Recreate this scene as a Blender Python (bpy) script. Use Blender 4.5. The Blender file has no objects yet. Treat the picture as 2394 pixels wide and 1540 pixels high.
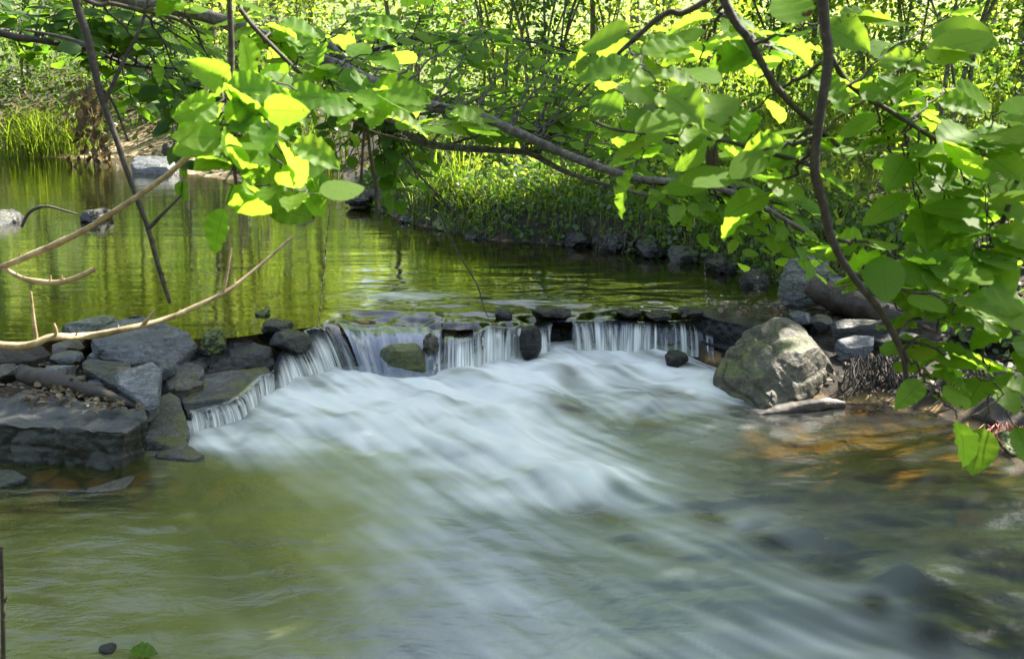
import bpy, bmesh, math, random
import numpy as np
from mathutils import Vector, Matrix

random.seed(7)
RNG = np.random.default_rng(11)
SC = bpy.context.scene
COL = SC.collection
R = math.radians

# ------------------------------------------------------------------ camera, light, exposure
CAM_H, PITCH, FPX = 1.5, R(14.0), 995.6
cd = bpy.data.cameras.new('camera')
cd.lens, cd.sensor_width = 35.0, 36.0
cd.clip_start, cd.clip_end = 0.05, 500
cd.dof.use_dof = True
cd.dof.focus_distance = 5.0
cd.dof.aperture_fstop = 9.0
cam = bpy.data.objects.new('camera', cd)
COL.objects.link(cam)
cam.location = (0, 0, CAM_H)
cam.rotation_euler = (R(90) - PITCH, 0, 0)
SC.camera = cam

SUN_DIR = Vector((0.60, 0.52, 0.80)).normalized()      # towards the sun
elev = math.asin(SUN_DIR.z)
azim = math.atan2(SUN_DIR.x, SUN_DIR.y)                 # clockwise from +Y
w = bpy.data.worlds.new('World')
SC.world = w
w.use_nodes = True
sky = w.node_tree.nodes.new('ShaderNodeTexSky')
sky.sky_type = 'NISHITA'
sky.sun_disc = False
sky.sun_elevation = elev
sky.sun_rotation = azim
sky.air_density, sky.dust_density = 1.0, 1.6
bg = w.node_tree.nodes['Background']
bg.inputs['Strength'].default_value = 0.115
hs = w.node_tree.nodes.new('ShaderNodeHueSaturation')      # sky desaturated to make the shade less blue
hs.inputs['Saturation'].default_value = 0.7
w.node_tree.links.new(sky.outputs[0], hs.inputs['Color'])
w.node_tree.links.new(hs.outputs[0], bg.inputs['Color'])
sl = bpy.data.lights.new('sun', 'SUN')
sl.energy, sl.angle, sl.color = 4.6, R(0.53), (1.0, 0.93, 0.80)
so = bpy.data.objects.new('sun', sl)
COL.objects.link(so)
so.rotation_euler = SUN_DIR.to_track_quat('Z', 'Y').to_euler()
so.location = (8, 5, 12)

vs = SC.view_settings
vs.view_transform, vs.look, vs.gamma, vs.exposure = 'Standard', 'None', 1.0, 2.5
SC.cycles.use_denoising = True
SC.cycles.max_bounces = 8
SC.cycles.diffuse_bounces = 4
SC.cycles.glossy_bounces = 3
SC.cycles.transmission_bounces = 5
SC.cycles.transparent_max_bounces = 16
SC.cycles.caustics_reflective = False
SC.cycles.caustics_refractive = False
SC.cycles.sample_clamp_indirect = 6.0

# ------------------------------------------------------------------ pixels <-> points
K = 1024.0 / 2394.0                       # positions below are read off a 2394 px wide view of the photo
CP, SP = math.cos(PITCH), math.sin(PITCH)
ZU = 0.23                                  # level of the upper pool; the lower pool lies at 0

def ray(px, py):
    a = (px * K - 512) / FPX
    b = (329 - py * K) / FPX
    return np.array([a, CP + b * SP, -SP + b * CP])

def atz(px, py, z):
    d = ray(px, py)
    t = (z - CAM_H) / d[2]
    return np.array([0, 0, CAM_H]) + d * t

def atd(px, py, y):
    d = ray(px, py)
    return np.array([0, 0, CAM_H]) + d * (y / d[1])

def proj(P):
    x, y, z = P[..., 0], P[..., 1], P[..., 2] - CAM_H
    f = y * CP - z * SP
    u = y * SP + z * CP
    return (512 + FPX * x / f) / K, (329 - FPX * u / f) / K

# ------------------------------------------------------------------ noise
_p = np.random.default_rng(3).permutation(256)
PERM = np.concatenate([_p, _p, _p])
_g = np.random.default_rng(5).normal(size=(256, 3))
GRAD = _g / np.linalg.norm(_g, axis=1)[:, None]

def perlin(P):
    P = np.asarray(P, dtype=np.float64)
    i = np.floor(P).astype(int)
    f = P - i
    i &= 255
    u = f * f * f * (f * (f * 6 - 15) + 10)
    out = 0.0
    for dx in (0, 1):
        for dy in (0, 1):
            for dz in (0, 1):
                h = PERM[PERM[PERM[(i[..., 0] + dx) & 255] + ((i[..., 1] + dy) & 255)] + ((i[..., 2] + dz) & 255)]
                g = GRAD[h]
                d = g[..., 0] * (f[..., 0] - dx) + g[..., 1] * (f[..., 1] - dy) + g[..., 2] * (f[..., 2] - dz)
                wx = u[..., 0] if dx else 1 - u[..., 0]
                wy = u[..., 1] if dy else 1 - u[..., 1]
                wz = u[..., 2] if dz else 1 - u[..., 2]
                out = out + d * wx * wy * wz
    return out * 1.6

def fbm(P, octv=4, gain=0.5):
    P = np.asarray(P, dtype=np.float64)
    a, s, o = 1.0, 0.0, 0.0
    for k in range(octv):
        s = s + a * perlin(P * (2.03 ** k) + 17.3 * k)
        o += a
        a *= gain
    return s / o

def sstep(a, b, x):
    t = np.clip((x - a) / (b - a), 0, 1)
    return t * t * (3 - 2 * t)

def unit(v):
    v = np.asarray(v, dtype=np.float64)
    return v / np.maximum(np.linalg.norm(v, axis=-1, keepdims=True), 1e-9)

# ------------------------------------------------------------------ objects
def tag(o, label=None, cat=None, group=None, kind=None):
    if label: o['label'] = label
    if cat: o['category'] = cat
    if group: o['group'] = group
    if kind: o['kind'] = kind
    return o

def empty(name, loc):
    o = bpy.data.objects.new(name, None)
    o.empty_display_size = 0.1
    o.location = tuple(loc)
    COL.objects.link(o)
    return o

def np_mesh(name, V, F, m, parent=None, attrs=None, smooth=True, origin=None):
    """V n x 3 in world coordinates, F f x k; parents sit unrotated, so a child only subtracts their location."""
    V = np.asarray(V, dtype=np.float64)
    F = np.asarray(F, dtype=np.int32)
    me = bpy.data.meshes.new(name)
    off = np.zeros(3)
    if parent is not None:
        p = parent
        while p is not None:
            off = off + np.array(p.location)
            p = p.parent
    elif origin is not None:
        off = np.asarray(origin, dtype=np.float64)
    L = V - off
    n, f, k = len(L), len(F), F.shape[1]
    me.vertices.add(n)
    me.vertices.foreach_set('co', L.astype(np.float32).ravel())
    me.loops.add(f * k)
    me.loops.foreach_set('vertex_index', F.ravel())
    me.polygons.add(f)
    me.polygons.foreach_set('loop_start', np.arange(0, f * k, k, dtype=np.int32))
    me.update(calc_edges=True)
    me.validate()
    if smooth:
        me.polygons.foreach_set('use_smooth', np.ones(len(me.polygons), dtype=bool))
    for an, arr in (attrs or {}).items():
        arr = np.asarray(arr, dtype=np.float32)
        if arr.ndim == 1:
            a = me.attributes.new(an, 'FLOAT', 'POINT')
            a.data.foreach_set('value', arr)
        else:
            a = me.attributes.new(an, 'FLOAT_VECTOR', 'POINT')
            a.data.foreach_set('vector', arr.ravel())
    me.materials.append(m)
    o = bpy.data.objects.new(name, me)
    COL.objects.link(o)
    if parent is not None:
        o.parent = parent
    elif origin is not None:
        o.location = tuple(off)
    return o

def grid_faces(nr, nc):
    i = np.arange(nr - 1)[:, None] * nc + np.arange(nc - 1)[None, :]
    i = i.ravel()
    return np.stack([i, i + 1, i + 1 + nc, i + nc], axis=1)

def curve(pts, n):
    """Catmull-Rom through pts (m x d), n samples."""
    P = np.asarray(pts, dtype=np.float64)
    P = np.vstack([2 * P[0] - P[1], P, 2 * P[-1] - P[-2]])
    m = len(P) - 3
    t = np.linspace(0, m - 1e-6, n)
    k = t.astype(int)
    u = (t - k)[:, None]
    a, b, c, d = P[k], P[k + 1], P[k + 2], P[k + 3]
    return 0.5 * (2 * b + (c - a) * u + (2 * a - 5 * b + 4 * c - d) * u ** 2 + (3 * b - a - 3 * c + d) * u ** 3)

def tube(path, rad, seg=6, rough=0.0):
    path = np.asarray(path, dtype=np.float64)
    n = len(path)
    rad = np.broadcast_to(np.asarray(rad, dtype=np.float64), (n,))
    T = unit(np.gradient(path, axis=0))
    ref = np.array([0.31, 0.17, 0.93]) if abs(T[0][2]) < 0.8 else np.array([1.0, 0.2, 0.0])
    A = unit(np.cross(T, ref))
    B = np.cross(T, A)
    ang = np.linspace(0, 2 * np.pi, seg, endpoint=False)
    rr = np.repeat(rad[:, None], seg, 1)
    if rough:
        q = path[:, None, :] * 15 + np.stack([np.cos(ang), np.sin(ang), ang * 0], 1)[None] * 1.4
        rr = rr * (1 + rough * fbm(q, 2))
    V = path[:, None, :] + rr[..., None] * (np.cos(ang)[None, :, None] * A[:, None, :] + np.sin(ang)[None, :, None] * B[:, None, :])
    V = np.concatenate([V.reshape(-1, 3), path[:1], path[-1:]])
    i = np.arange(n - 1)[:, None] * seg
    j = np.arange(seg)[None, :]
    j2 = (j + 1) % seg
    F = np.stack([i + j, i + j2, i + seg + j2, i + seg + j], -1).reshape(-1, 4)
    c0, c1 = n * seg, n * seg + 1
    j = np.arange(seg)
    caps = np.concatenate([np.stack([np.full(seg, c0), (j + 1) % seg, j, np.full(seg, c0)], 1),
                           np.stack([np.full(seg, c1), (n - 1) * seg + j, (n - 1) * seg + (j + 1) % seg, np.full(seg, c1)], 1)])
    return V, F, caps[:, :3]

class MB:
    """Collects tubes as quads and triangles."""
    def __init__(s):
        s.V, s.Q, s.n = [], [], 0
    def tube(s, path, rad, seg=6, rough=0.0):
        V, F, caps = tube(path, rad, seg, rough)
        s.V.append(V); s.Q.append(F + s.n)
        s.n += len(V)
    def add(s, V, F):
        s.V.append(V); s.Q.append(np.asarray(F) + s.n); s.n += len(V)
    def build(s, name, m, parent=None, origin=None, attrs=None):
        return np_mesh(name, np.concatenate(s.V), np.concatenate(s.Q), m, parent, attrs, True, origin)

# ------------------------------------------------------------------ materials
def new_mat(name):
    m = bpy.data.materials.new(name)
    m.use_nodes = True
    nt = m.node_tree
    nt.nodes.clear()
    return m, nt, nt.nodes.new('ShaderNodeOutputMaterial')

def N(nt, typ, **kw):
    n = nt.nodes.new(typ)
    for k, v in kw.items():
        if k.startswith('i_'):
            n.inputs[k[2:].replace('_', ' ')].default_value = v
        else:
            setattr(n, k, v)
    return n

def ramp(nt, src, stops):
    r = nt.nodes.new('ShaderNodeValToRGB')
    e = r.color_ramp.elements
    e[0].position, e[0].color = stops[0][0], (*stops[0][1], 1)
    e[1].position, e[1].color = stops[-1][0], (*stops[-1][1], 1)
    for p, c in stops[1:-1]:
        x = e.new(p)
        x.color = (*c, 1)
    nt.links.new(src, r.inputs[0])
    return r.outputs[0]

def mixc(nt, fac, a, b, typ='MIX'):
    m = nt.nodes.new('ShaderNodeMix')
    m.data_type = 'RGBA'
    m.blend_type = typ
    for s, v in ((0, fac), (6, a), (7, b)):
        if hasattr(v, 'is_linked'):
            nt.links.new(v, m.inputs[s])
        else:
            m.inputs[s].default_value = v if s == 0 else (*v, 1)
    return m.outputs[2]

def math_n(nt, op, a, b=None, c=None, clamp=False):
    m = nt.nodes.new('ShaderNodeMath')
    m.operation = op
    m.use_clamp = clamp
    for i, v in enumerate((a, b, c)):
        if v is None: continue
        if hasattr(v, 'is_linked'): nt.links.new(v, m.inputs[i])
        else: m.inputs[i].default_value = v
    return m.outputs[0]

def noise(nt, vec, scale, detail=6, rough=0.6, dist=0.0):
    n = N(nt, 'ShaderNodeTexNoise')
    n.inputs['Scale'].default_value = scale
    n.inputs['Detail'].default_value = detail
    n.inputs['Roughness'].default_value = rough
    n.inputs['Distortion'].default_value = dist
    if vec is not None: nt.links.new(vec, n.inputs['Vector'])
    return n.outputs['Fac']

def mapping(nt, vec, scale, rot=(0, 0, 0)):
    m = N(nt, 'ShaderNodeMapping')
    m.inputs['Scale'].default_value = scale
    m.inputs['Rotation'].default_value = rot
    nt.links.new(vec, m.inputs['Vector'])
    return m.outputs[0]

def rock_mat(name, dark, mid, light, patch, rough=(0.35, 0.75), spec=0.5, moss=0.0, moss_or_toplit=(0.05, 0.075, 0.012), layer=(1, 1, 7), bump=1.0, rot=(0.2, 0.1, 0), upface_w=0.25):
    m, nt, out = new_mat(name)
    tc = N(nt, 'ShaderNodeTexCoord').outputs['Object']
    lay = noise(nt, mapping(nt, tc, layer, rot), 5.0, 8, 0.65, 0.6)
    fine = noise(nt, tc, 55, 6, 0.7)
    big = noise(nt, tc, 3.2, 5, 0.6, 0.4)
    c = ramp(nt, lay, [(0.28, dark), (0.52, mid), (0.74, light)])
    c = mixc(nt, math_n(nt, 'MULTIPLY', sstep_n(nt, big, 0.5, 0.66), 0.7), c, patch)
    c = mixc(nt, 0.75, c, ramp(nt, fine, [(0.3, (0.3, 0.3, 0.3)), (0.7, (1.7, 1.7, 1.7))]), 'MULTIPLY')
    crk = sstep_n(nt, math_n(nt, 'ABSOLUTE', math_n(nt, 'SUBTRACT', noise(nt, mapping(nt, tc, (1, 1, 2.5), rot), 4.5, 5, 0.6, 0.8), 0.5)), 0.0, 0.022)
    c = mixc(nt, math_n(nt, 'MULTIPLY', math_n(nt, 'SUBTRACT', 1.0, crk), 0.65), c, tuple(x * .35 for x in dark))
    lich = sstep_n(nt, noise(nt, tc, 16, 4, 0.6, 0.8), 0.64, 0.70)
    c = mixc(nt, math_n(nt, 'MULTIPLY', lich, 0.35), c, tuple(min(1, x * 1.7) for x in light))
    if moss > 0:  # moss; on the thick slab, a painted skylit top
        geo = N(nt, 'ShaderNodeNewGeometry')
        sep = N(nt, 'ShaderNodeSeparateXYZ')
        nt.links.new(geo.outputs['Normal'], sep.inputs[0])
        mm = math_n(nt, 'ADD', math_n(nt, 'MULTIPLY', sep.outputs['Z'], upface_w), noise(nt, tc, 7, 6, 0.7))
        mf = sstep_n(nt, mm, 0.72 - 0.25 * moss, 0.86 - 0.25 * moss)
        c = mixc(nt, mf, c, mixc(nt, fine, tuple(x * 0.5 for x in moss_or_toplit), tuple(x * 1.8 for x in moss_or_toplit)))
    b = N(nt, 'ShaderNodeBsdfPrincipled')
    nt.links.new(c, b.inputs['Base Color'])
    b.inputs['Specular IOR Level'].default_value = spec
    rr = N(nt, 'ShaderNodeMapRange')
    nt.links.new(big, rr.inputs['Value'])
    rr.inputs['From Min'].default_value, rr.inputs['From Max'].default_value = 0.35, 0.65
    rr.inputs['To Min'].default_value, rr.inputs['To Max'].default_value = rough
    nt.links.new(rr.outputs[0], b.inputs['Roughness'])
    hsum = math_n(nt, 'ADD', math_n(nt, 'MULTIPLY', lay, 1.0), math_n(nt, 'MULTIPLY', fine, 0.45))
    bp = N(nt, 'ShaderNodeBump')
    bp.inputs['Strength'].default_value = bump
    bp.inputs['Distance'].default_value = 0.022
    nt.links.new(hsum, bp.inputs['Height'])
    nt.links.new(bp.outputs[0], b.inputs['Normal'])
    nt.links.new(b.outputs[0], out.inputs[0])
    return m

def sstep_n(nt, v, a, b):
    r = N(nt, 'ShaderNodeMapRange')
    r.interpolation_type = 'SMOOTHSTEP'
    nt.links.new(v, r.inputs['Value'])
    r.inputs['From Min'].default_value, r.inputs['From Max'].default_value = a, b
    return r.outputs[0]

def leaf_mat(name, diff_a, diff_b, tr_a, tr_b, veins=True, gloss=0.05, spots=False):
    m, nt, out = new_mat(name)
    at = N(nt, 'ShaderNodeAttribute')
    at.attribute_name = 'lf'
    sp = N(nt, 'ShaderNodeSeparateXYZ')
    nt.links.new(at.outputs['Vector'], sp.inputs[0])
    u, v, tone = sp.outputs
    d = mixc(nt, tone, diff_a, diff_b)
    t = mixc(nt, tone, tr_a, tr_b)
    if veins:
        au = math_n(nt, 'ABSOLUTE', u)
        mid = math_n(nt, 'LESS_THAN', au, 0.05)
        ph = math_n(nt, 'FRACT', math_n(nt, 'MULTIPLY', math_n(nt, 'SUBTRACT', v, math_n(nt, 'MULTIPLY', au, 0.22)), 9.0))
        lat = sstep_n(nt, math_n(nt, 'ABSOLUTE', math_n(nt, 'SUBTRACT', ph, 0.5)), 0.40, 0.5)
        vein = math_n(nt, 'MAXIMUM', mid, math_n(nt, 'MULTIPLY', lat, 0.6))
        t = mixc(nt, math_n(nt, 'MULTIPLY', vein, 0.55), t, tuple(x * 0.45 for x in tr_a))
        d = mixc(nt, math_n(nt, 'MULTIPLY', vein, 0.35), d, tuple(x * 1.5 for x in diff_b))
    if spots:
        tc = N(nt, 'ShaderNodeTexCoord').outputs['Object']
        s = sstep_n(nt, noise(nt, tc, 34, 4, 0.6), 0.665, 0.69)
        t = mixc(nt, s, t, (0.12, 0.06, 0.01))
        d = mixc(nt, s, d, (0.08, 0.04, 0.01))
        big = noise(nt, tc, 9, 2, 0.5)
        t = mixc(nt, sstep_n(nt, big, 0.5, 0.75), t, tuple(x * y for x, y in zip(tr_b, (1.15, 1.0, 0.9))))
    a = N(nt, 'ShaderNodeBsdfDiffuse')
    nt.links.new(d, a.inputs['Color'])
    b = N(nt, 'ShaderNodeBsdfTranslucent')
    nt.links.new(t, b.inputs['Color'])
    mx = N(nt, 'ShaderNodeMixShader')
    mx.inputs[0].default_value = 0.6
    nt.links.new(a.outputs[0], mx.inputs[1])
    nt.links.new(b.outputs[0], mx.inputs[2])
    g = N(nt, 'ShaderNodeBsdfGlossy')
    g.inputs['Roughness'].default_value = 0.5
    mg = N(nt, 'ShaderNodeMixShader')
    mg.inputs[0].default_value = gloss
    nt.links.new(mx.outputs[0], mg.inputs[1])
    nt.links.new(g.outputs[0], mg.inputs[2])
    nt.links.new(mg.outputs[0], out.inputs[0])
    return m

def wood_mat(name, a, b, c, rough=0.8, scale=30, stretch=(1, 1, 1), bump=0.5):
    m, nt, out = new_mat(name)
    tc = N(nt, 'ShaderNodeTexCoord').outputs['Object']
    n1 = noise(nt, mapping(nt, tc, stretch), scale, 7, 0.65, 0.3)
    n2 = noise(nt, tc, scale * 0.22, 4, 0.6)
    col = ramp(nt, n1, [(0.3, a), (0.52, b), (0.72, c)])
    col = mixc(nt, 0.5, col, ramp(nt, n2, [(0.3, (0.5, 0.5, 0.5)), (0.7, (1.4, 1.4, 1.4))]), 'MULTIPLY')
    p = N(nt, 'ShaderNodeBsdfPrincipled')
    nt.links.new(col, p.inputs['Base Color'])
    p.inputs['Roughness'].default_value = rough
    bp = N(nt, 'ShaderNodeBump')
    bp.inputs['Strength'].default_value = bump
    bp.inputs['Distance'].default_value = 0.004
    nt.links.new(n1, bp.inputs['Height'])
    nt.links.new(bp.outputs[0], p.inputs['Normal'])
    nt.links.new(p.outputs[0], out.inputs[0])
    return m

def water_mat(name, tint, rough, bump_scale, bump_str, bdist=0.01, foamcol=(0.92, 0.93, 0.93), milk=(0.30, 0.33, 0.27), ior=1.33, clear=None):
    """Clear water (Fresnel reflection over a tinted see-through body), silt and white foam by the mesh's own foam density."""
    m, nt, out = new_mat(name)
    tc = N(nt, 'ShaderNodeTexCoord').outputs['Object']
    nz = noise(nt, mapping(nt, tc, bump_scale), 1.0, 4, 0.55, 0.3)
    bp = N(nt, 'ShaderNodeBump')
    bp.inputs['Strength'].default_value = bump_str
    bp.inputs['Distance'].default_value = bdist
    nt.links.new(nz, bp.inputs['Height'])
    fr = N(nt, 'ShaderNodeFresnel')
    fr.inputs['IOR'].default_value = ior
    nt.links.new(bp.outputs[0], fr.inputs['Normal'])
    dp_ = N(nt, 'ShaderNodeAttribute'); dp_.attribute_name = 'depth'
    tr = N(nt, 'ShaderNodeBsdfTransparent')
    nt.links.new(mixc(nt, dp_.outputs['Fac'], tint, tuple(x ** 3.2 for x in tint)), tr.inputs['Color'])
    gl = N(nt, 'ShaderNodeBsdfGlossy')
    gl.inputs['Roughness'].default_value = rough
    gl.inputs['Color'].default_value = (1, 1, 1, 1)
    nt.links.new(bp.outputs[0], gl.inputs['Normal'])
    si = N(nt, 'ShaderNodeAttribute'); si.attribute_name = 'silt'
    fa_ = N(nt, 'ShaderNodeAttribute'); fa_.attribute_name = 'green_refl'
    sd = N(nt, 'ShaderNodeBsdfDiffuse')
    nt.links.new(mixc(nt, fa_.outputs['Fac'], milk, clear or milk), sd.inputs['Color'])  # green tree reflection painted into the water body by mask
    body = N(nt, 'ShaderNodeMixShader')
    nt.links.new(si.outputs['Fac'], body.inputs[0])
    nt.links.new(tr.outputs[0], body.inputs[1])
    nt.links.new(sd.outputs[0], body.inputs[2])
    mx = N(nt, 'ShaderNodeMixShader')
    nt.links.new(fr.outputs[0], mx.inputs[0])
    nt.links.new(body.outputs[0], mx.inputs[1])
    nt.links.new(gl.outputs[0], mx.inputs[2])
    at = N(nt, 'ShaderNodeAttribute'); at.attribute_name = 'foam'
    df = N(nt, 'ShaderNodeBsdfDiffuse'); df.inputs['Color'].default_value = (*foamcol, 1)
    tl = N(nt, 'ShaderNodeBsdfTranslucent'); tl.inputs['Color'].default_value = (*foamcol, 1)
    fm = N(nt, 'ShaderNodeMixShader'); fm.inputs[0].default_value = 0.3
    nt.links.new(df.outputs[0], fm.inputs[1])
    nt.links.new(tl.outputs[0], fm.inputs[2])
    mo = N(nt, 'ShaderNodeMixShader')
    nt.links.new(math_n(nt, 'MINIMUM', at.outputs['Fac'], 0.97), mo.inputs[0])
    nt.links.new(mx.outputs[0], mo.inputs[1])
    nt.links.new(fm.outputs[0], mo.inputs[2])
    nt.links.new(mo.outputs[0], out.inputs[0])
    return m

M = {}
M['slate'] = rock_mat('slate', (0.018, 0.020, 0.025), (0.058, 0.064, 0.078), (0.13, 0.14, 0.165), (0.10, 0.09, 0.082), (0.14, 0.38))
M['pale_slate'] = rock_mat('pale_slate', (0.045, 0.048, 0.055), (0.115, 0.122, 0.14), (0.20, 0.21, 0.225), (0.15, 0.145, 0.13), (0.3, 0.55))
M['dark_slate'] = rock_mat('dark_slate', (0.008, 0.008, 0.009), (0.022, 0.023, 0.025), (0.055, 0.056, 0.06), (0.03, 0.027, 0.02), (0.3, 0.7), moss=0.25, moss_or_toplit=(0.03, 0.035, 0.008))
M['slab_toplit'] = rock_mat('slab_toplit', (0.007, 0.007, 0.006), (0.018, 0.018, 0.015), (0.045, 0.044, 0.036), (0.020, 0.020, 0.008), (0.4, 0.8), moss=0.9, moss_or_toplit=(0.045, 0.047, 0.048), layer=(1.5, 1.5, 4), upface_w=0.45)  # grey on up-facing faces paints in skylight; front stays dark
M['wet_rock'] = rock_mat('wet_rock', (0.004, 0.004, 0.005), (0.011, 0.011, 0.012), (0.03, 0.03, 0.032), (0.016, 0.014, 0.009), (0.14, 0.4), bump=0.8, spec=0.3)
M['wet_slab'] = rock_mat('wet_slab', (0.02, 0.02, 0.024), (0.055, 0.056, 0.06), (0.12, 0.115, 0.12), (0.07, 0.065, 0.03), (0.10, 0.35), moss=0.15, moss_or_toplit=(0.06, 0.06, 0.012))
M['boulder'] = rock_mat('boulder', (0.022, 0.019, 0.010), (0.066, 0.057, 0.034), (0.155, 0.135, 0.095), (0.040, 0.040, 0.015), (0.4, 0.8), moss=0.16, moss_or_toplit=(0.07, 0.08, 0.02), layer=(2, 2, 3), bump=0.8)
M['green_stone'] = rock_mat('green_stone', (0.04, 0.045, 0.035), (0.11, 0.12, 0.095), (0.2, 0.21, 0.17), (0.08, 0.09, 0.05), (0.4, 0.7), moss=0.1)
M['brown_stone'] = rock_mat('brown_stone', (0.02, 0.017, 0.012), (0.06, 0.052, 0.038), (0.13, 0.115, 0.09), (0.05, 0.04, 0.02), (0.25, 0.6))
M['moss_rock'] = rock_mat('moss_rock', (0.008, 0.009, 0.006), (0.025, 0.026, 0.018), (0.06, 0.06, 0.045), (0.03, 0.03, 0.012), (0.4, 0.9), moss=0.9, moss_or_toplit=(0.06, 0.085, 0.012))
M['olive_rock'] = rock_mat('olive_rock', (0.02, 0.022, 0.008), (0.06, 0.07, 0.018), (0.14, 0.15, 0.03), (0.04, 0.04, 0.012), (0.2, 0.5))
M['bark'] = wood_mat('bark', (0.022, 0.020, 0.014), (0.075, 0.070, 0.050), (0.19, 0.18, 0.135), 0.85, 60)
M['dark_bark'] = wood_mat('dark_bark', (0.012, 0.009, 0.007), (0.035, 0.027, 0.020), (0.085, 0.070, 0.055), 0.8, 70)
M['pale_twig'] = wood_mat('pale_twig', (0.16, 0.11, 0.06), (0.34, 0.25, 0.14), (0.5, 0.40, 0.25), 0.7, 50)
M['driftwood'] = wood_mat('driftwood', (0.010, 0.008, 0.006), (0.032, 0.022, 0.015), (0.075, 0.052, 0.036), 0.6, 24, (1, 6, 6), 0.9)
M['root'] = wood_mat('root', (0.02, 0.015, 0.011), (0.07, 0.055, 0.042), (0.16, 0.13, 0.10), 0.75, 40)
M['red_root'] = wood_mat('red_root', (0.12, 0.012, 0.008), (0.30, 0.03, 0.02), (0.45, 0.10, 0.07), 0.6, 40)
M['stem'] = wood_mat('stem', (0.03, 0.028, 0.016), (0.10, 0.095, 0.055), (0.22, 0.21, 0.13), 0.85, 30)
M['leaf'] = leaf_mat('leaf', (0.060, 0.125, 0.016), (0.11, 0.19, 0.022), (0.28, 0.54, 0.026), (0.41, 0.66, 0.045), True, 0.010, True)
M['leaf_dark'] = leaf_mat('leaf_dark', (0.025, 0.065, 0.014), (0.05, 0.11, 0.018), (0.12, 0.28, 0.012), (0.25, 0.42, 0.02), True, 0.012)  # darker copy of the hazel leaf, shade put into its colour
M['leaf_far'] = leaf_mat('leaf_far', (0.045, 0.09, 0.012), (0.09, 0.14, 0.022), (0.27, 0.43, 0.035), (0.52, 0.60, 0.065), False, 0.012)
M['leaf_shade'] = leaf_mat('leaf_shade', (0.03, 0.07, 0.012), (0.06, 0.11, 0.016), (0.08, 0.20, 0.012), (0.16, 0.30, 0.02), False, 0.04)  # darker copy of the far leaf, shade put into its colour
M['grass'] = leaf_mat('grass', (0.045, 0.09, 0.010), (0.11, 0.14, 0.022), (0.14, 0.26, 0.010), (0.34, 0.42, 0.03), False, 0.015)
M['litter'] = leaf_mat('litter', (0.10, 0.065, 0.035), (0.30, 0.24, 0.15), (0.06, 0.035, 0.012), (0.14, 0.09, 0.03), False, 0.05)
M['dry_leaf'] = leaf_mat('dry_leaf', (0.07, 0.05, 0.028), (0.16, 0.12, 0.07), (0.06, 0.04, 0.012), (0.13, 0.09, 0.035), False, 0.015)
M['upper_water'] = water_mat('upper_water', (0.44, 0.40, 0.20), 0.03, (1.6, 9.0, 1), 0.15, 0.02, milk=(0.10, 0.12, 0.025), ior=1.5)
M['fall_water'] = water_mat('fall_water', (0.66, 0.68, 0.60), 0.05, (9, 9, 1.5), 0.10, 0.01, milk=(0.25, 0.30, 0.42), ior=1.5)  # bluish milk: aerated tint plus painted sky reflection
M['lower_water'] = water_mat('lower_water', (0.60, 0.52, 0.26), 0.18, (5.0, 9.0, 1), 0.26, 0.03, milk=(0.24, 0.28, 0.285), ior=1.42, clear=(0.23, 0.26, 0.075))  # greenish second colour stands in for reflected trees

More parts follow.
